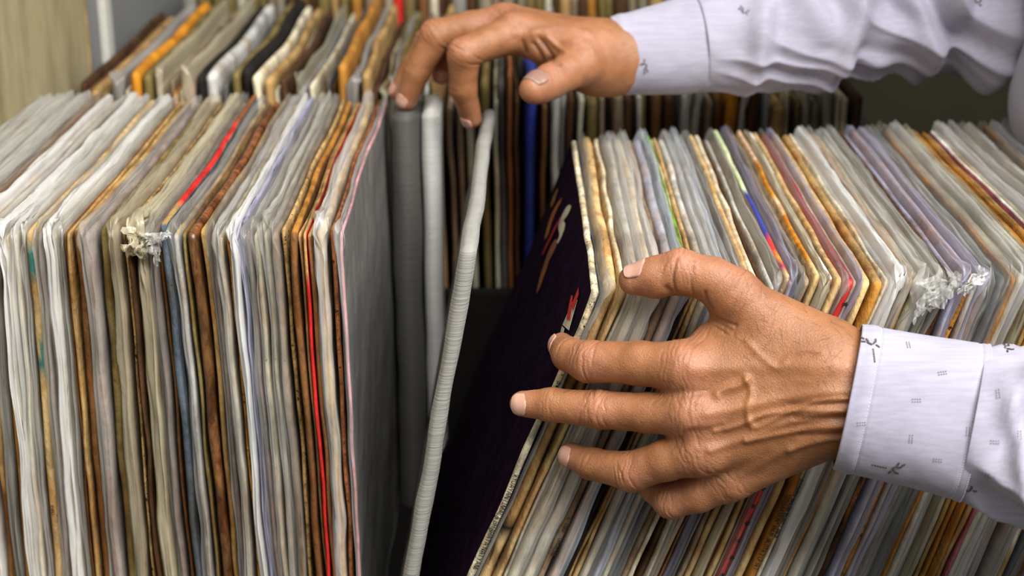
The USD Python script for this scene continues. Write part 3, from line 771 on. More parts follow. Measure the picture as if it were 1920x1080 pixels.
def grad(sdf, p, e=4e-4):
    g = np.stack([sdf(p + d) - sdf(p - d) for d in np.eye(3) * e], 1)
    return g / np.maximum(np.linalg.norm(g, axis=1, keepdims=True), 1e-12)
def project(sdf, v, it=2, level=0.0):
    for _ in range(it): v = v - grad(sdf, v) * (sdf(v) - level)[:, None]
    return v
def subdivide(v, f):
    e = np.sort(np.vstack([f[:, [0, 1]], f[:, [1, 2]], f[:, [2, 0]]]), axis=1)
    u, inv = np.unique(e, axis=0, return_inverse=True); inv = inv.ravel()
    m = (v[u[:, 0]] + v[u[:, 1]]) / 2; n = len(f); a, b, c = inv[:n] + len(v), inv[n:2 * n] + len(v), inv[2 * n:] + len(v)
    return np.vstack([v, m]), np.vstack([np.stack([f[:, 0], a, c], 1), np.stack([a, f[:, 1], b], 1), np.stack([c, b, f[:, 2]], 1), np.stack([a, b, c], 1)])

MM = 0.001
class Hand:
    """fingers: {name: [(px, py, fwd, radius mm), ...] from knuckle to tip}; palm: bones as pairs; wrist stub last."""
    def __init__(self, fingers, palm, extra=(), web=7, kp=9):
        self.f = {k: (np.array([at(*j[:3]) for j in v]), [j[3] * MM for j in v]) for k, v in fingers.items()}
        self.palm = [(at(*a[:3]), at(*b[:3]), a[3] * MM, b[3] * MM) for a, b in palm]
        self.extra = [(at(*a[:3]), at(*b[:3]), a[3] * MM, b[3] * MM, k * MM) for a, b, k in extra]
        self.web, self.kp = web * MM, kp * MM
    def sdf(self, p):
        d = None
        for a, b, ra, rb in self.palm:
            c = cone(p, a, b, ra, rb); d = c if d is None else smin(d, c, self.kp)
        for a, b, ra, rb, k in self.extra: d = smin(d, cone(p, a, b, ra, rb), k)
        out = d
        for name, (J, r) in self.f.items():
            fd = chain(p, J, r)
            out = smin(out, smin(d, fd, self.web), 0.0012)
        return out
    def box(self, m=0.012):
        P = np.vstack([J for J, _ in self.f.values()] + [np.array([a, b]) for a, b, _, _ in self.palm] + [np.array([e[0], e[1]]) for e in self.extra])
        return P.min(0) - 0.035, P.max(0) + 0.035

def creases(v, n, J, r, dorsal, offs, amp, width, seed, side_pow=1.0):
    """Fine folds across a finger at joint J[1] (between J[0] and J[2])."""
    a = J[2] - J[0]; a /= np.linalg.norm(a)
    q = v - J[1]
    t = q @ a
    rad = np.linalg.norm(q - t[:, None] * a, axis=1)
    lat = np.cross(a, dorsal); w_ = np.clip(n @ dorsal * 1.3 + 0.25, 0, 1) * (rad < r * 1.7) * np.exp(-(t / (r * 1.5)) ** 2)
    s = q @ lat
    out = np.zeros(len(v))
    for i, o in enumerate(offs):
        wob = noise(np.stack([s * 260, np.full_like(s, i * 7.3 + seed), s * 0], 1), 3) * 0.0022 + o * MM + 14 * s * s * (1 if o > 0 else -1)
        gate = np.clip(noise(np.stack([s * 170 + i * 3.1, np.full_like(s, seed * 1.7), s * 0], 1), 5) * 2.2 + 0.75, 0.15, 1)
        out -= amp * MM * gate * np.exp(-((t - wob) / (width * MM)) ** 2)
    return out * w_
def ridge(v, pts, width, amp):
    d = np.full(len(v), 9.0)
    for a, b in zip(pts[:-1], pts[1:]): d = np.minimum(d, cone(v, a, b, 0, 0))
    return amp * MM * np.exp(-(d / (width * MM)) ** 2)

mat('skin', {'a': ('attribute', {'attribute': 'tint'}), 'c': ('texture_coordinate', {}), 'n': ('noise_texture', {'scale': 90, 'detail': 4.0, 'roughness': 0.6}), 'r': ('rgb_ramp', {'ramp': [(0.3, (0.80, 0.76, 0.74)), (0.7, (1.1, 1.08, 1.06))]}),
    'x': ('mix_color', {'blend_type': 'multiply', 'fac': 1.0, 'use_clamp_result': False}), 'fr': ('noise_texture', {'scale': 300, 'detail': 2.0}), 'frr': ('rgb_ramp', {'ramp': [(0.70, (0, 0, 0)), (0.78, (0.5, 0.5, 0.5))]}), 'fx': ('mix_color', {'blend_type': 'multiply', 'b': (0.55, 0.42, 0.36)}),
    'v': ('voronoi_texture', {'feature': 'distance_to_edge', 'scale': 1300}), 'v2': ('noise_texture', {'scale': 420, 'detail': 5.0, 'roughness': 0.7}), 'w': ('voronoi_texture', {'feature': 'distance_to_edge', 'scale': 560}),
    's': ('math', {'math_type': 'multiply', 'value2': 0.6}), 's2': ('math', {'math_type': 'multiply_add', 'value2': 1.1}), 'ad': ('math', {'math_type': 'add'}), 'b': ('bump', {'strength': 0.4, 'distance': 0.0007}),
    'p': ('principled_bsdf', {'roughness': 0.42, 'specular_ior_level': 0.5, 'subsurface_weight': 0.16, 'subsurface_scale': 0.004, 'subsurface_radius': (1.0, 0.35, 0.18)})},
    [('a.color', 'x.a'), ('c.object', 'n.vector'), ('n.fac', 'r.fac'), ('r.color', 'x.b'), ('c.object', 'fr.vector'), ('fr.fac', 'frr.fac'), ('frr.color', 'fx.fac'), ('x.result', 'fx.a'), ('fx.result', 'p.base_color'),
     ('c.object', 'v.vector'), ('c.object', 'v2.vector'), ('c.object', 'w.vector'), ('w.distance', 's2.value1'), ('v2.fac', 's.value1'), ('s.value', 's2.value3'), ('v.distance', 'ad.value1'), ('s2.value', 'ad.value2'), ('ad.value', 'b.height'), ('b.normal', 'p.normal')])
tinted('nail', 0.3, 0.5, 200, 0.94, 1.04, 0.1, 300)
SKIN, PINK, TAN_, DARK = srgb('9a6843'), srgb('ad765c'), srgb('8c5c39'), srgb('623c25')

left_hand = Hand(
    dict(thumb=[(1378, 548, .803, 13.0), (1335, 524, .805, 11.3), (1275, 510, .808, 11.6), (1228, 520, .811, 10.6), (1188, 525, .814, 8.0)],
         index=[(1282, 690, .806, 13.2), (1200, 681, .816, 11.4), (1104, 678, .828, 11.0), (1066, 664, .838, 9.0), (1053, 648, .850, 7.2)],
         middle=[(1300, 776, .804, 12.8), (1215, 774, .815, 10.3), (1122, 768, .826, 10.1), (1034, 759, .835, 8.8), (980, 757, .841, 7.0)],
         ring=[(1310, 845, .808, 12.4), (1250, 862, .815, 10.6), (1184, 884, .826, 10.4), (1110, 870, .840, 8.4), (1070, 853, .849, 6.8)],
         pinky=[(1372, 896, .818, 11.0), (1310, 925, .826, 9.8), (1258, 938, .835, 9.4), (1226, 915, .848, 7.8), (1205, 893, .856, 6.4)]),
    palm=[((1282, 690, .808, 12.6), (1560, 690, .794, 16)), ((1300, 776, .806, 12.6), (1565, 735, .793, 17)), ((1310, 845, .811, 12.0), (1560, 775, .797, 17)), ((1372, 896, .820, 10.8), (1555, 800, .803, 15)), ((1400, 720, .818, 15), (1560, 740, .806, 18))],
    extra=[((1372, 560, .805, 12.5), (1540, 655, .800, 17.0), 16), ((1330, 640, .815, 7.0), (1420, 640, .808, 12), 14), ((1560, 712, .797, 20), (1800, 752, .790, 22), 14), ((1560, 752, .800, 19.5), (1800, 790, .793, 22), 14),
           ((1282, 688, .8005, 6.0), (1290, 690, .8005, 6.0), 12), ((1302, 776, .799, 6.0), (1310, 776, .799, 6.0), 12), ((1316, 846, .804, 5.5), (1322, 846, .804, 5.5), 12)])
right_hand = Hand(
    dict(thumb=[(1095, 118, 1.072, 13.5), (1062, 137, 1.062, 11.8), (1034, 152, 1.054, 11.8), (1012, 163, 1.047, 11.0), (1000, 168, 1.042, 9.6)],
         index=[(968, 62, 1.088, 13.8), (915, 80, 1.078, 11.6), (870, 102, 1.072, 11.2), (868, 165, 1.085, 9.4), (884, 222, 1.100, 7.2)],
         middle=[(948, 44, 1.105, 13.4), (880, 52, 1.103, 11.4), (818, 66, 1.102, 11.2), (781, 135, 1.110, 9.4), (763, 188, 1.118, 7.6)],
         ring=[(940, 42, 1.128, 12.6), (870, 58, 1.132, 10.8), (805, 80, 1.134, 10.4), (770, 132, 1.136, 8.8), (747, 172, 1.137, 7.0)],
         pinky=[(950, 52, 1.148, 11.4), (895, 72, 1.152, 9.6), (850, 95, 1.154, 9.0), (832, 125, 1.150, 7.8), (826, 142, 1.146, 6.6)]),
    palm=[((968, 62, 1.088, 13.6), (1115, 88, 1.086, 15.5)), ((948, 44, 1.105, 13.2), (1118, 84, 1.100, 16)), ((940, 42, 1.128, 12.4), (1120, 90, 1.112, 16)), ((950, 52, 1.148, 11.2), (1120, 98, 1.122, 15))],
    extra=[((1090, 122, 1.074, 13.5), (1140, 128, 1.094, 17), 14), ((1020, 92, 1.085, 8), (1080, 100, 1.080, 11), 14), ((1110, 100, 1.096, 19.5), (1260, 88, 1.104, 22), 12), ((1112, 122, 1.100, 19.5), (1260, 108, 1.108, 22), 12)])

def scr(v):
    q = v - np.array([0, 0, CAM_Z]); w = -(q @ B_)
    return np.stack([960 + (q @ R_) / w * F, 540 - (q @ U_) / w * F], 1), w
def skin_line(v, n, pts, width, amp):
    """A tendon or vein that runs under the skin of the hand's back."""
    p, w = scr(v); d = np.full(len(v), 1e9)
    P = CubicSpline(np.arange(len(pts)), np.array([q[:2] for q in pts], float))(np.linspace(0, len(pts) - 1, 24)) if len(pts) > 2 else np.array([q[:2] for q in pts], float)
    for a, b in zip(P[:-1], P[1:]):
        h = np.clip((p - a) @ (b - a) / ((b - a) @ (b - a)), 0, 1); d = np.minimum(d, np.linalg.norm(p - a - h[:, None] * (b - a), axis=1))
    return amp * MM * np.exp(-(d * w / F / (width * MM)) ** 2) * np.clip(n @ B_ * 1.5, 0, 1)
def build_hand(hand, h, dorsals, tendons, veins, right=False):
    lo, hi = hand.box()
    v, f = narrow(hand.sdf, lo, hi, h)
    v = project(hand.sdf, v, 2)
    v, f = subdivide(v, f)
    v = project(hand.sdf, v, 1)
    n = grad(hand.sdf, v)
    dis = np.zeros(len(v)); pinkness = np.zeros(len(v))
    for k, (J, r) in hand.f.items():
        D = dorsals[k]
        pip, dip = (2, 3)
        dis += creases(v, n, J[[1, pip, 3]], r[pip], D, (-6.5, -4.2, -2.6, -1.0, 0.6, 2.4, 4.4, 6.4), 0.55, 0.55, hash_of[k])
        dis += 0.7 * MM * np.exp(-(np.linalg.norm(v - (J[pip] + D * r[pip]), axis=1) / (0.75 * r[pip])) ** 2)
        if k != 'thumb': dis += creases(v, n, J[[2, dip, 4]], r[dip], D, (-2.6, -1.2, 0.3, 1.8), 0.35, 0.5, hash_of[k] + 2)
        dis += creases(v, n, np.array([J[0] - (J[1] - J[0]), J[0], J[1]]), r[0], D, (-6, -3.6, -1.4, 1.0, 3.2, 5.6, 8), 0.35, 0.7, hash_of[k] + 5)
        # palmar folds
        dis += creases(v, n, J[[1, pip, 3]], r[pip], -D, (-1.2, 0.9), 0.9, 0.7, hash_of[k] + 9)
        pinkness += 0.75 * np.exp(-(np.linalg.norm(v - (J[pip] + D * r[pip] * 0.8), axis=1) / (1.15 * r[pip])) ** 2)
        pinkness += 0.55 * np.exp(-(np.linalg.norm(v - (J[0] + D * r[0] * 0.8), axis=1) / (1.2 * r[0])) ** 2)
        pinkness += 0.8 * np.exp(-(np.linalg.norm(v - J[4], axis=1) / (1.7 * r[4])) ** 2)
    for pts, w, a in tendons + veins: dis += skin_line(v, n, pts, w, a)
    dis += 0.4 * MM * fbm(v * 130, 3, 4) + 0.10 * MM * fbm(v * 420, 2, 9)
    v = v + n * dis[:, None]
    pinkness = np.clip(pinkness + 0.5 * fbm(v * 60, 3, 8), 0, 1)[:, None]
    c = SKIN * (1 - pinkness) + PINK * pinkness
    tan = np.clip(fbm(v * 45, 3, 17) * 2.4 + 0.25, 0, 1)[:, None] * 0.6
    c = c * (1 - tan) + TAN_ * tan
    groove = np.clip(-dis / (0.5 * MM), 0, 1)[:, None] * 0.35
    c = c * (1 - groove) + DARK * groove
    return v, f, c
hash_of = dict(thumb=1, index=2, middle=3, ring=4, pinky=5)

def unit(x): x = np.asarray(x, float); return x / np.linalg.norm(x)
Ld = dict(thumb=unit(0.75 * U_ + 0.6 * B_), index=unit(B_ * 0.9 + U_ * 0.3), middle=unit(B_ + 0.05 * U_), ring=unit(B_ * 0.9 - U_ * 0.3), pinky=unit(B_ * 0.8 - U_ * 0.5))
Rd = dict(thumb=unit(U_ + 0.5 * B_), index=unit(U_ * 0.6 - R_ * 0.6 + B_ * 0.5), middle=unit(U_ * 0.6 - R_ * 0.7 + B_ * 0.3), ring=unit(U_ * 0.6 - R_ * 0.8), pinky=unit(U_ * 0.7 - R_ * 0.7))
tend_l = [([(1300, 690), (1400, 690), (1500, 688), (1590, 690)], 3.4, 0.7), ([(1325, 776), (1420, 757), (1500, 742), (1590, 735)], 2.6, 1.1), ([(1330, 845), (1430, 808), (1500, 785), (1590, 768)], 2.4, 1.3), ([(1390, 888), (1460, 850), (1530, 815), (1590, 800)], 2.8, 1.0)]
vein_l = [([(1345, 740), (1362, 730), (1385, 722), (1400, 712)], 2.6, 2.2), ([(1400, 712), (1408, 740), (1402, 765), (1410, 800)], 1.7, 1.2), ([(1400, 826), (1450, 815), (1530, 800), (1595, 798)], 1.7, 1.5), ([(1340, 808), (1400, 790), (1450, 774), (1580, 768)], 1.4, 1.1), ([(1420, 800), (1470, 776), (1520, 756), (1590, 748)], 1.4, 1.1),
          ([(1400, 640), (1460, 690), (1480, 668), (1540, 660)], 1.8, 0.6), ([(1480, 842), (1540, 825), (1590, 822)], 1.7, 1.2), ([(1270, 738), (1330, 734)], 2.2, -0.8), ([(1290, 812), (1350, 804)], 2.2, -0.8), ([(1500, 815), (1595, 812)], 1.2, -0.7), ([(1490, 783), (1595, 782)], 1.2, -0.7), ([(1480, 758), (1595, 756)], 1.2, -0.5),
          ([(1332, 586), (1350, 600), (1380, 610)], 1.0, -0.6), ([(1336, 600), (1370, 618)], 0.9, -0.5), ([(1340, 612), (1362, 626)], 0.8, -0.4), ([(1322, 548), (1326, 566), (1336, 580)], 0.8, -0.8), ([(1300, 500), (1296, 530), (1302, 556)], 0.7, -0.5), ([(1268, 486), (1262, 520), (1268, 548)], 0.8, -0.9), ([(1250, 540), (1258, 548)], 1.3, -0.9)]
tend_r = [([(968, 62), (1040, 70), (1110, 82)], 3.5, 0.9), ([(948, 30), (1030, 45), (1110, 66)], 3.5, 0.9)]
vein_r = [([(1000, 60), (1050, 55), (1100, 62)], 2.6, 1.0), ([(1000, 82), (1012, 100), (1020, 118)], 1.6, -1.2), ([(1012, 72), (1026, 92), (1036, 110)], 1.6, -1.4), ([(1026, 70), (1044, 86), (1060, 98)], 1.8, 1.5), ([(980, 78), (985, 96)], 1.5, -1.0), ([(1030, 112), (1050, 120)], 1.4, -1.4)]
hl = build_hand(left_hand, 0.0016, Ld, tend_l, vein_l)
hr = build_hand(right_hand, 0.0018, Rd, tend_r, vein_r, True)

# ---- the rest of the body (mostly under the shirt)
EL, SL = at(2600, 975, .69), np.array([.47, .78, 1.25])
ER, SR = at(1800, -5, 1.136), np.array([.54, 1.2, 1.30])
NECK, HEAD = np.array([.47, 1.0, 1.40]), np.array([.43, 1.0, 1.555])
def ell(p, c, r):
    q = (p - c) / r; l = np.linalg.norm(q, axis=1)
    return (l - 1) * min(r)
def torso(p, grow=0.0):
    d = ell(p, np.array([.535, 1.0, .95]), np.array([.125, .175, .20]) + grow)
    d = smin(d, ell(p, np.array([.503, 1.0, 1.13]), np.array([.147, .19, .13]) + grow), 0.08)
    d = smin(d, ell(p, np.array([.480, 1.03, 1.046]), np.array([.128, .16, .075]) + grow), 0.03)
    d = smin(d, ell(p, np.array([.505, 1.0, 1.24]), np.array([.115, .185, .15]) + grow), 0.08)
    d = smin(d, cone(p, SL, SR, .058 + grow, .058 + grow), 0.06)
    return d
def head(p):
    d = ell(p, HEAD + [0.012, 0, 0.02], np.array([.098, .078, .108]))
    d = smin(d, ell(p, HEAD + [-0.03, 0, -0.055], np.array([.062, .056, .062])), 0.04)        # jaw
    d = smin(d, cone(p, HEAD + [-.088, 0, .018], HEAD + [-.108, 0, -.022], .009, .014), 0.016)   # nose
    d = smin(d, cone(p, HEAD + [-.075, -.035, .034], HEAD + [-.075, .035, .034], .014, .014), 0.018)  # brow
    d = smin(d, cone(p, HEAD + [-.088, -.016, -.054], HEAD + [-.088, .016, -.054], .0075, .0075), 0.008)  # lips
    for s_ in (-1, 1):
        d = smin(d, ell(p, HEAD + [.012, s_ * .081, .0], np.array([.022, .011, .034])), 0.008)     # ears
        d = np.maximum(d, -cone(p, HEAD + [-.093, s_ * .031, .018], HEAD + [-.093, s_ * .031, .018], .013, .013) * 0.8)
    return smin(d, cone(p, NECK + [.025, 0, -.02], HEAD + [.01, 0, -.05], .058, .052), 0.03)
ARM_L = [at(1790, 786, .782), at(1960, 822, .772), at(2250, 900, .735), EL, EL * .55 + SL * .45, SL]
ARM_R = [at(1235, 94, 1.104), at(1310, 80, 1.108), at(1500, 52, 1.118), at(1690, 12, 1.13), ER, ER * .5 + SR * .5, SR]
def flesh(p):
    d = smin(torso(p, -0.018), head(p), 0.03)
    for A, r in ((ARM_L, (.022, .025, .029, .033, .038, .044)), (ARM_R, (.019, .021, .024, .027, .031, .038, .044))):
        d = smin(d, chain(p, A, r, 0.01), 0.01)
    return d
pts_ = np.array([EL, SL, ER, SR, ARM_L[0], ARM_R[0], NECK, HEAD + [0, 0, .12], [.68, 1, .72]])
bv, bf = narrow(flesh, pts_.min(0) - 0.07, pts_.max(0) + 0.07, 0.006)
bv = project(flesh, bv, 1)
import manifold3d
def solid(v, f): return manifold3d.Manifold(manifold3d.Mesh(np.ascontiguousarray(v, np.float32), np.ascontiguousarray(f, np.uint32)))
man = thing('person', 'man in pale lilac-white shirt at right, one hand gripping spines, the other flipping a sleeve', 'person', (0.55, 1.0, 0))
C3 = np.vstack([hl[2], hr[2], np.broadcast_to(SKIN, bv.shape)]); V3 = np.vstack([hl[0], hr[0], bv])
try:
    parts = [solid(*q) for q in (hl[:2], hr[:2], (bv, bf))]
    if any(m.is_empty() for m in parts): raise ValueError('not closed')
    m = (parts[0] + parts[1] + parts[2]).to_mesh()
    v, f = np.array(m.vert_properties[:, :3], float), np.array(m.tri_verts)
    from scipy.spatial import cKDTree
    c = C3[cKDTree(V3).query(v)[1]]
except Exception as ex:
    print('body joined without a boolean:', ex)
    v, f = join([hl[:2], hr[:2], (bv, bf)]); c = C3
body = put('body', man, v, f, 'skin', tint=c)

def nail(hand, finger, n, length, width, shift=0.0, dull=1.0):
    J, r = hand.f[finger]
    a = unit(J[4] - J[3]); n = unit(n - a * (n @ a)); l = np.cross(a, n)
    S, Ph = np.meshgrid(np.linspace(-1, 1, 15), np.linspace(-1, 1, 15), indexing='ij')
    wf = np.clip(1 - np.abs(S) ** 6 * 0.35 - np.maximum(-S, 0) ** 4 * 0.25, 0.2, 1)
    bow = -0.12 * Ph ** 2 * np.sign(S) * np.abs(S)
    q = J[4] + a * (shift * MM) + ((S + bow) * length / 2 * MM)[..., None] * a
    ang = Ph * wf * width
    q = q + (n * np.cos(ang)[..., None] + l * np.sin(ang)[..., None]) * r[4] * 1.05
    q = q.reshape(-1, 3)
    top = project(hand.sdf, q, 4, 0.00055); low = project(hand.sdf, q, 4, -0.0012)
    g = np.arange(225).reshape(15, 15)
    t_ = np.stack([g[:-1, :-1], g[1:, :-1], g[1:, 1:], g[:-1, 1:]], -1).reshape(-1, 4)
    rim = np.concatenate([g[0, :-1], g[:-1, -1], g[-1, :0:-1], g[:0:-1, 0]]); nx_ = np.roll(rim, -1)
    fc = np.vstack([t_, t_[:, ::-1] + 225, np.stack([rim, nx_, nx_ + 225, rim + 225], 1)])
    tip = (S.ravel() > 0.72)[:, None]
    c = np.where(tip, srgb('cdb8a6'), srgb('c49784')); 
    put('fingernail', body, np.vstack([top, low]), fc, 'nail', tint=np.vstack([c, c]) * dull, label='pale fingernail' if dull == 1 else 'dull brownish fingernail')
nail(left_hand, 'thumb', U_ * 0.9 + B_ * 0.5, 13.5, 0.95, -2.0)
nail(left_hand, 'index', -R_ + B_ * 0.35 + U_ * 0.1, 10.5, 0.9, 0.5)
nail(left_hand, 'middle', B_ - R_ * 0.25, 10.5, 0.95, 0.5)
nail(left_hand, 'ring', B_ * 0.75 - R_ * 0.75, 10.0, 0.9, 0.5)
nail(left_hand, 'pinky', B_ * 0.2 - R_, 8, 0.9, 0.5)
nail(right_hand, 'thumb', U_ * 0.9 + R_ * 0.25 + B_ * 0.2, 13, 0.9, -1.0, 0.5)
nail(right_hand, 'index', -R_ * 0.75 + B_ * 0.65, 10.5, 0.9, 1.0)
nail(right_hand, 'middle', -R_ * 0.6 + B_ * 0.7, 10.5, 0.9, 1.0)
nail(right_hand, 'ring', -R_ * 0.9 + B_ * 0.3, 10, 0.9, 1.0)

# sparse hairs on the wrist and the back of the hand
rg = np.random.default_rng(5)
hv = hl[0]; hp, _ = scr(hv); hn = normals_of(hl[0], hl[1])
ok = np.where((hn @ B_ > 0.1) & (hp[:, 0] > 1390) & (hp[:, 0] < 1598) & ((hp[:, 1] < 680) | (hp[:, 0] > 1500)))[0]
pick = rg.choice(ok, 90, replace=False)
pts, cnt = [], []
for i in pick:
    d_ = unit(-R_ * 0.4 + U_ * rg.uniform(-0.9, 0.5) + R_ * rg.uniform(-.3, .9)); d_ = unit(d_ - hn[i] * (d_ @ hn[i])); l_ = rg.uniform(.004, .010)
    for k_ in range(5):
        t_ = k_ / 4; pts.append(hv[i] + d_ * l_ * t_ + hn[i] * (0.0012 * t_ - 0.0008 * t_ ** 2) - ORIGIN[man]); 
    cnt.append(5)
hc = UsdGeom.BasisCurves.Define(stage, body + '/arm_hair')
hc.CreateTypeAttr('linear'); hc.CreateCurveVertexCountsAttr(cnt); hc.CreatePointsAttr(Vt.Vec3fArray.FromNumpy(np.array(pts, np.float32)))
hc.CreateWidthsAttr([0.000065]); hc.SetWidthsInterpolation('constant')
plain('hair', srgb('2a2624'), 0.6, 300, 0.6, 1.3, 0.8, 600)
UsdShade.MaterialBindingAPI.Apply(hc.GetPrim()).Bind(MATS['hair']); data(hc.GetPrim(), 'sparse dark hairs on the wrist', kind='stuff')

# ---- shirt
mat('shirt_cloth', {'c': ('texture_coordinate', {}), 'w1': ('wave_texture', {'bands_direction': 'x', 'scale': 420, 'distortion': 0.8}), 'w2': ('wave_texture', {'bands_direction': 'z', 'scale': 420, 'distortion': 0.8}), 'n': ('noise_texture', {'scale': 14, 'detail': 5.0}),
    'sl': ('vector_math', {'math_type': 'multiply', 'vector2': (25, 500, 500)}), 'cr': ('rgb_ramp', {'ramp': [(0.35, (0.9, 0.9, 0.91)), (0.65, (1.03, 1.03, 1.03))]}), 'cx': ('mix_color', {'blend_type': 'multiply', 'fac': 1.0, 'use_clamp_result': False}), 'sn': ('noise_texture', {'scale': 1.0, 'detail': 3.0}),
    'r': ('rgb_ramp', {'ramp': [(0.3, srgb('9b98a8')), (0.7, srgb('a9a6b5'))]}), 'm': ('math', {'math_type': 'add'}), 'm2': ('math', {'math_type': 'add'}), 'b': ('bump', {'strength': 0.10, 'distance': 0.0004}),
    'p': ('principled_bsdf', {'roughness': 0.85, 'specular_ior_level': 0.2, 'sheen_weight': 0.15})},
    [('c.object', 'w1.vector'), ('c.object', 'w2.vector'), ('c.object', 'n.vector'), ('n.fac', 'r.fac'), ('r.color', 'cx.a'), ('sn.fac', 'cr.fac'), ('cr.color', 'cx.b'), ('cx.result', 'p.base_color'), ('c.object', 'sl.vector1'), ('sl.vector', 'sn.vector'), ('w1.fac', 'm.value1'), ('w2.fac', 'm.value2'), ('m.value', 'm2.value1'), ('sn.fac', 'm2.value2'), ('m2.value', 'b.height'), ('b.normal', 'p.normal')])
plain('trouser_cloth', srgb('2e2c2a'), 0.9, 40)
plain('thread', srgb('cfccda'), 0.9, 40)
plain('print_ink', srgb('5c5248'), 0.9, 200, 0.7, 1.3, 0.0)
plain('shoe', srgb('241c16'), 0.4, 40)

from scipy.interpolate import PchipInterpolator
def tube(path, radii, ratio, fold, n_s, n_t, ref, rim=0.0011, inner=0.03, square=2.0):
    """A sleeve: path points, radius across (seen from ref) and its ratio in depth; fold(s01, theta, P) moves the cloth outwards. Open rim at the start with a turned-in inside."""
    path = np.array(path); t = np.concatenate([[0], np.cumsum(np.linalg.norm(np.diff(path, axis=0), axis=1))]); Ltot = t[-1]
    P_, R1 = PchipInterpolator(t, path), PchipInterpolator(t, radii)
    ss = np.linspace(0, Ltot, n_s)
    th = np.linspace(0, 2 * math.pi, n_t, endpoint=False)
    C = P_(ss); D = np.gradient(C, axis=0); D /= np.linalg.norm(D, axis=1, keepdims=True)
    for _ in range(3): D[1:-1] = (D[:-2] + D[1:-1] * 2 + D[2:]) / 4; D /= np.linalg.norm(D, axis=1, keepdims=True)
    E2 = ref - D * (D @ ref)[:, None]; E2 /= np.linalg.norm(E2, axis=1, keepdims=True); E1 = np.cross(D, E2)
    ca, sa = np.cos(th), np.sin(th)
    S, T = np.meshgrid(ss, th, indexing='ij')
    base = R1(ss)[:, None]
    pw = 2 / square
    cx, sx = np.sign(ca) * np.abs(ca) ** pw, np.sign(sa) * np.abs(sa) ** pw
    nrm = E1[:, None] * ca[None, :, None] + E2[:, None] * sa[None, :, None]
    P0 = C[:, None] + E1[:, None] * (base * cx)[..., None] + E2[:, None] * (base * ratio * sx)[..., None]
    dsp = fold(S / Ltot, T, P0, S)
    P0 = P0 + nrm * dsp[..., None]
    rings = [P0[0] - nrm[0] * rim + D[0] * inner] + [P0[0] - nrm[0] * rim] + [P0[0] - D[0] * 0.0004 - nrm[0] * rim * 0.5] + list(P0)
    Vv = np.array(rings); a, b = Vv.shape[:2]
    i = np.arange(a * b).reshape(a, b); j = np.roll(i, -1, axis=1)
    q = np.stack([i[:-1], j[:-1], j[1:], i[1:]], -1).reshape(-1, 4)
    frame = dict(P=P0, nrm=nrm, ss=ss, th=th)
    return Vv.reshape(-1, 3), q[:, ::-1], frame

def soft_folds(seed, amp, freq_s, freq_t, twist=0.0, p=1.0):
    def fn(s, t, P, S):
        q = np.stack([np.cos(t) * freq_t + seed, np.sin(t) * freq_t, S * freq_s + twist * np.sin(t)], -1)
        a = 1 - np.abs(fbm(q, 2, 31) * 2) * 2.2
        return amp * (np.clip(a, -1, 1) - 0.4)
    return fn
def shirt_torso(p):
    d = torso(p, 0.004)
    for e, s_ in ((EL, SL), (ER, SR)): d = smin(d, cone(p, s_ * 0.6 + e * 0.4, s_, .060, .070), 0.04)
    d = smin(d, cone(p, NECK + [.02, 0, -.03], NECK + [.01, 0, .0], .070, .062), 0.03)
    d = np.maximum(d, -cone(p, NECK + [.015, 0, -.01], NECK + [.0, 0, .08], .056, .058))
    d = d + 0.010 * (np.abs(fbm(np.stack([p[:, 0] * 9 + p[:, 2] * 4, p[:, 1] * 9, p[:, 2] * 5], 1), 2, 6)) * 2 - 0.3)
    return np.maximum(d, .90 - p[:, 2])
sv, sf = narrow(shirt_torso, np.array([.25, .66, .86]), np.array([.75, 1.36, 1.50]), 0.006)
shirt = put('shirt', man, sv, sf, 'shirt_cloth', label='pale lilac-white long-sleeved shirt with small printed sprigs')

# left cuff and sleeve
c0, c1 = at(1590, 744, .794), at(1826, 793, .783)
def cuff_fold(s, t, P, S):
    d = 0.0009 * fbm(np.stack([P[..., 0] * 40, P[..., 1] * 40, P[..., 2] * 40], -1), 3, 3) * 2
    d = d + 0.0007 * np.exp(-((S - 0.006) / 0.0035) ** 2) - 0.0006 * np.exp(-((S - 0.0095) / 0.0008) ** 2) - 0.0006 * np.exp(-((S - 0.0590) / 0.0008) ** 2)
    return d + 0.0014 * np.sin(t * 2 + 0.6) * s
v, q, cuff_l = tube([c0, c0 * .5 + c1 * .5, c1], [.0378, .0382, .0392], 0.78, cuff_fold, 90, 160, B_, square=2.15)
cuff = put('cuff', shirt, v, q, 'shirt_cloth')
def sleeve_fold_l(s, t, P, S):
    k = np.clip(S / 0.02, 0, 1)
    g = soft_folds(3.0, 0.0075, 16, 0.9, 1.4)(s, t, P, S)
    for s_i, sl_, th_, A, w in ((.018, .016, 1.9, .0045, .006), (.030, -.020, 1.2, .005, .006), (.044, .018, 2.2, .006, .007), (.062, -.014, 1.5, .006, .008), (.085, .016, 2.0, .007, .009), (.012, .022, 3.4, .004, .005), (.04, -.02, 3.9, .005, .007)):
        dt = (t - th_ + math.pi) % (2 * math.pi) - math.pi
        ds = (S - s_i - sl_ * dt) / w
        g = g + np.exp(-(dt / 0.9) ** 2) * A * (np.exp(-ds ** 2) - 0.7 * np.exp(-((ds - 1.8) / 0.9) ** 2))
    return k * g + 0.0015 * k + 0.0008 * fbm(P * 60, 3, 4) * 2
sl0 = c1 - (c1 - c0) * 0.02
path_l = [sl0, at(1960, 822, .772), at(2250, 900, .735), EL, EL * .55 + SL * .45, SL]
v, q, slv_l = tube(path_l, [.0385, .041, .046, .056, .062, .066], 0.85, sleeve_fold_l, 170, 140, B_, rim=0.0012, inner=0.004)
put('sleeve', shirt, v, q, 'shirt_cloth')

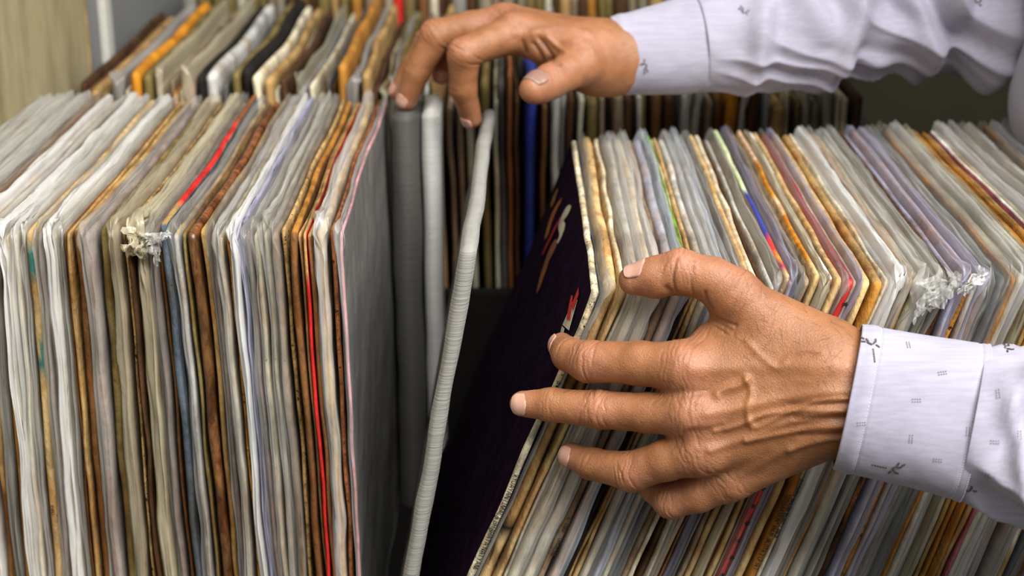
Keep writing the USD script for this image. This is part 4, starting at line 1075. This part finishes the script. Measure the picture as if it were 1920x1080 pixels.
# right cuff and sleeve, bunched at the elbow
path_r = [at(1150, 104, 1.102), at(1235, 94, 1.104), at(1310, 80, 1.108), at(1500, 52, 1.118), at(1690, 12, 1.13), ER, ER * .5 + SR * .5, SR]
d0 = unit(path_r[1] - path_r[0])
def cuff_fold_r(s, t, P, S): return 0.0012 * fbm(P * 38, 3, 8) * 2 + 0.0007 * np.exp(-((S - 0.006) / 0.0035) ** 2) + 0.001 * np.sin(2 * t + 1) * s
v, q, cuff_r = tube(path_r[:3], [.0275, .0315, .0345], 0.86, cuff_fold_r, 70, 130, B_, square=2.1)
put('cuff', shirt, v, q, 'shirt_cloth')
def sleeve_fold_r(s, t, P, S):
    k = np.clip(S / 0.03, 0, 1)
    el = np.exp(-((S - 0.20) / 0.075) ** 2)
    g = soft_folds(9.0, 0.010, 13, 0.7, 2.2)(s, t, P, S) * (0.65 + 0.9 * el)
    big = 0.007 * np.sin(S * 150 + 1.6 * np.sin(t + 0.5) + 2.0) * el * (0.5 + 0.5 * np.sin(t + 2.0))
    for i, (s_i, sl_, th_, A, w) in enumerate(((.035, .010, 1.2, .006, .008), (.068, -.012, 2.4, .008, .009), (.098, .014, 1.0, .010, .009), (.128, .010, 2.6, .009, .008), (.150, -.016, 1.4, .010, .009), (.182, .012, 2.0, .013, .010), (.208, .018, 0.8, .012, .010), (.236, -.012, 2.2, .012, .010), (.062, .02, 4.6, .006, .010), (.118, -.02, 4.9, .007, .010), (.172, .02, 4.4, .010, .011), (.22, .0, 4.8, .012, .012))):
        dt = (t - th_ + math.pi) % (2 * math.pi) - math.pi
        win = np.exp(-(dt / 1.15) ** 2)
        ds = (S - s_i - sl_ * dt - 0.006 * noise(np.stack([t * 1.3, S * 30, t * 0 + i], -1), 2)) / w
        g = g + win * A * (np.exp(-ds ** 2) - 0.75 * np.exp(-((ds - 1.7) / 0.9) ** 2))
    return k * (g + big) + 0.002 * k + 0.001 * fbm(P * 50, 3, 4) * 2
v, q, slv_r = tube([path_r[2] * 0.97 + path_r[1] * 0.03] + path_r[3:], [.0350, .0385, .0430, .054, .062, .068], 0.9, sleeve_fold_r, 260, 170, B_, rim=0.0012, inner=0.004)
put('sleeve', shirt, v, q, 'shirt_cloth')

v, q, _ = tube([NECK + [.004, 0, .018], NECK + [.010, 0, .002], NECK + [.020, 0, -.016], NECK + [.026, 0, -.034]], [.064, .068, .074, .080], 1.0, lambda s, t, P, S: 0.001 * np.sin(3 * t), 30, 90, B_, inner=0.03)
put('collar', shirt, v, q, 'shirt_cloth')

# printed sprigs and dashes, and the stitching, lie on the cloth
from scipy.spatial import cKDTree as KD
def decal(frame, cpx, shapes, parent, name, matname, lift=0.00035):
    """shapes: polygons in millimetres (x right, y up as seen from the viewer) about the place on the cloth nearest the line through pixel cpx."""
    P = frame['P'].reshape(-1, 3); N = frame['nrm'].reshape(-1, 3)
    dirn = unit(at(cpx[0], cpx[1], 1.0) - np.array([0, 0, CAM_Z]))
    rel = P - np.array([0, 0, CAM_Z]); off = np.linalg.norm(rel - (rel @ dirn)[:, None] * dirn, axis=1) + np.where(N @ B_ > 0.05, 0, 9)
    k = off.argmin(); c, n = P[k], N[k]
    ex = unit(R_ - n * (R_ @ n)); ey = np.cross(n, ex)
    tree = KD(P)
    out = []
    for poly in shapes:
        poly = np.array(poly, float)
        from shapely.geometry import Polygon
        tv, tf = trimesh.creation.triangulate_polygon(Polygon(poly), engine='earcut')
        tv, tf = trimesh.remesh.subdivide(np.column_stack([tv, np.zeros(len(tv))]), tf)
        q = c + (tv[:, :1] * ex + tv[:, 1:2] * ey) * MM
        d, i = tree.query(q, k=4)
        w = 1 / (d + 1e-5); w /= w.sum(1, keepdims=True)
        nn = (N[i] * w[..., None]).sum(1); nn /= np.linalg.norm(nn, axis=1, keepdims=True)
        base = (P[i] * w[..., None]).sum(1)
        q = q - nn * ((q - base) * nn).sum(1, keepdims=True) + nn * lift * 1.6
        m = len(q)
        e = trimesh.Trimesh(q, tf, process=False)
        out.append((np.vstack([q, q - nn * lift]), np.vstack([tf, tf[:, ::-1] + m])))
    put(name, parent, *join(out), matname, smooth=False)
def leaf(x, y, ang, l=3.0, w=0.45):
    t = np.linspace(0, math.pi, 7); xs = l * (1 - np.cos(t)) / 2; ys = w * np.sin(t)
    p = np.vstack([np.stack([xs, ys], 1), np.stack([xs[-2:0:-1], -ys[-2:0:-1]], 1)])
    c, s_ = math.cos(ang), math.sin(ang)
    return np.stack([x + p[:, 0] * c - p[:, 1] * s_, y + p[:, 0] * s_ + p[:, 1] * c], 1)
def rot(shapes, a):
    c, s_ = math.cos(a), math.sin(a)
    return [np.stack([np.array(p)[:, 0] * c - np.array(p)[:, 1] * s_, np.array(p)[:, 0] * s_ + np.array(p)[:, 1] * c], 1) for p in shapes]
def bar(x, y, w, h): return [(x - w / 2, y - h / 2), (x + w / 2, y - h / 2), (x + w / 2, y + h / 2), (x - w / 2, y + h / 2)]
SPRIG = [bar(0, -6.2 + i * 1.3, 0.55, 1.0) for i in range(6)] + [leaf(0, 3, 2.4, 3.4), leaf(0.3, 3.4, 0.9, 3.0), leaf(-1.5, 5, 1.9, 3.0), leaf(-2.8, 5.4, 2.9, 2.6), leaf(1.6, 3.2, -0.5, 2.4), leaf(-3.2, 7.2, 2.3, 2.6), leaf(2.0, 4.6, 1.5, 2.6)]
DASH = [bar(-2 + i * 1.2, j * 1.3, 0.55, 0.3) for i in range(4) for j in (0, 1)]
for cpx, a_ in (((1637, 655), 0), ((1660, 878), -1.55)): decal(cuff_l, cpx, rot(SPRIG, a_), cuff, 'printed_sprig', 'print_ink')
for cpx, a_ in (((1706, 646), 1.57), ((1768, 700), 0.1), ((1718, 752), 0), ((1617, 799), 0.1), ((1710, 821), 1.57), ((1760, 864), 0.05), ((1819, 808), 1.5)): decal(cuff_l, cpx, rot(DASH, a_), cuff, 'printed_dash', 'print_ink')
for cpx, a_ in (((1878, 657), -1.2), ((1822, 930), 0.6)): decal(slv_l, cpx, rot(SPRIG[6:], a_), shirt, 'printed_sprig', 'print_ink')
for cpx, a_ in (((1869, 740), 1.57), ((1869, 833), 0.0), ((1858, 895), 1.57), ((1914, 815), 1.57)): decal(slv_l, cpx, rot(DASH, a_), shirt, 'printed_dash', 'print_ink')
for cpx, a_ in (((1392, 30), -0.5), ((1828, 12), -0.3), ((1218, 112), 2.3)): decal(slv_r if cpx[0] > 1300 else cuff_r, cpx, rot(SPRIG[6:], a_), shirt, 'printed_sprig', 'print_ink')
def stitches(frame, s_at, parent, m=160):
    """A line of small stitches round the cuff."""
    k = np.abs(frame['ss'] - s_at).argmin(); P, N = frame['P'][k], frame['nrm'][k]
    out = []; n = len(P); sub = np.linspace(0, n, m, endpoint=False)
    idx = sub.astype(int); fr = (sub - idx)[:, None]
    C = P[idx % n] * (1 - fr) + P[(idx + 1) % n] * fr; Nn = N[idx % n]
    for i in range(m):
        tdir = unit(C[(i + 1) % m] - C[i]); l = 0.42 * np.linalg.norm(C[(i + 1) % m] - C[i]); w = unit(np.cross(Nn[i], tdir)) * 0.00016
        q = np.array([C[i] - tdir * l / 2 - w, C[i] + tdir * l / 2 - w, C[i] + tdir * l / 2 + w, C[i] - tdir * l / 2 + w])
        out.append((np.vstack([q + Nn[i] * 0.00025, q - Nn[i] * 0.0001]), np.array([[0, 1, 2, 3], [0, 4, 5, 1], [1, 5, 6, 2], [2, 6, 7, 3], [3, 7, 4, 0]])))
    put('stitching', parent, *join(out), 'thread', smooth=False, kind='stuff')
stitches(cuff_l, 0.0095, cuff); stitches(cuff_l, 0.059, cuff); stitches(cuff_l, 0.0635, cuff)

# ---- trousers, shoes, hair, eyes (out of frame, for other viewpoints)
def legs(p):
    d = ell(p, np.array([.555, 1.0, .90]), np.array([.125, .178, .12]))
    for s_ in (-1, 1):
        d = smin(d, smin(cone(p, np.array([.56, 1 + s_ * .095, .86]), np.array([.56, 1 + s_ * .105, .48]), .098, .070), cone(p, np.array([.56, 1 + s_ * .105, .48]), np.array([.59, 1 + s_ * .11, .07]), .070, .058), 0.03), 0.03)
    return np.maximum(d, np.maximum(p[:, 2] - .955, .035 - p[:, 2]))
tv, tf = narrow(legs, np.array([.38, .78, .0]), np.array([.74, 1.22, 1.0]), 0.009)
put('trousers', man, tv, tf, 'trouser_cloth', label='dark trousers')
for s_ in (-1, 1):
    def shoe(p, s_=s_):
        d = smin(cone(p, np.array([.60, 1 + s_ * .11, .045]), np.array([.45, 1 + s_ * .12, .035]), .045, .036), cone(p, np.array([.60, 1 + s_ * .11, .05]), np.array([.60, 1 + s_ * .11, .09]), .045, .045), 0.03)
        return np.maximum(d, 0.002 - p[:, 2])
    put('shoe', man, *narrow(shoe, np.array([.36, .92 + s_ * .11, -.02]), np.array([.68, 1.08 + s_ * .11, .16]), 0.006), 'shoe')
def hair(p):
    d = ell(p, HEAD + [0.022, 0, 0.030], np.array([.104, .086, .114]))
    return np.maximum(d, -np.minimum(p[:, 0] - (HEAD[0] - 0.045) + np.maximum(0, (HEAD[2] + .075 - p[:, 2])) * -1.0 * 0 , 9) * 0 + np.maximum(-(p[:, 2] - (HEAD[2] - 0.03)), (HEAD[0] - 0.058 + np.maximum(0, HEAD[2] + 0.09 - p[:, 2]) * 0.55) - p[:, 0]))
put('hair', man, *narrow(hair, HEAD - 0.16, HEAD + 0.19, 0.005), 'hair', label='short dark hair')
for s_ in (-1, 1):
    e = trimesh.creation.icosphere(3, 0.0115); put('eye', body, np.array(e.vertices) + HEAD + [-.080, s_ * .031, .018], e.faces, 'nail', tint=np.where((np.array(e.vertices)[:, :1] < -0.0098), srgb('2a1a12'), srgb('e8e2da')))
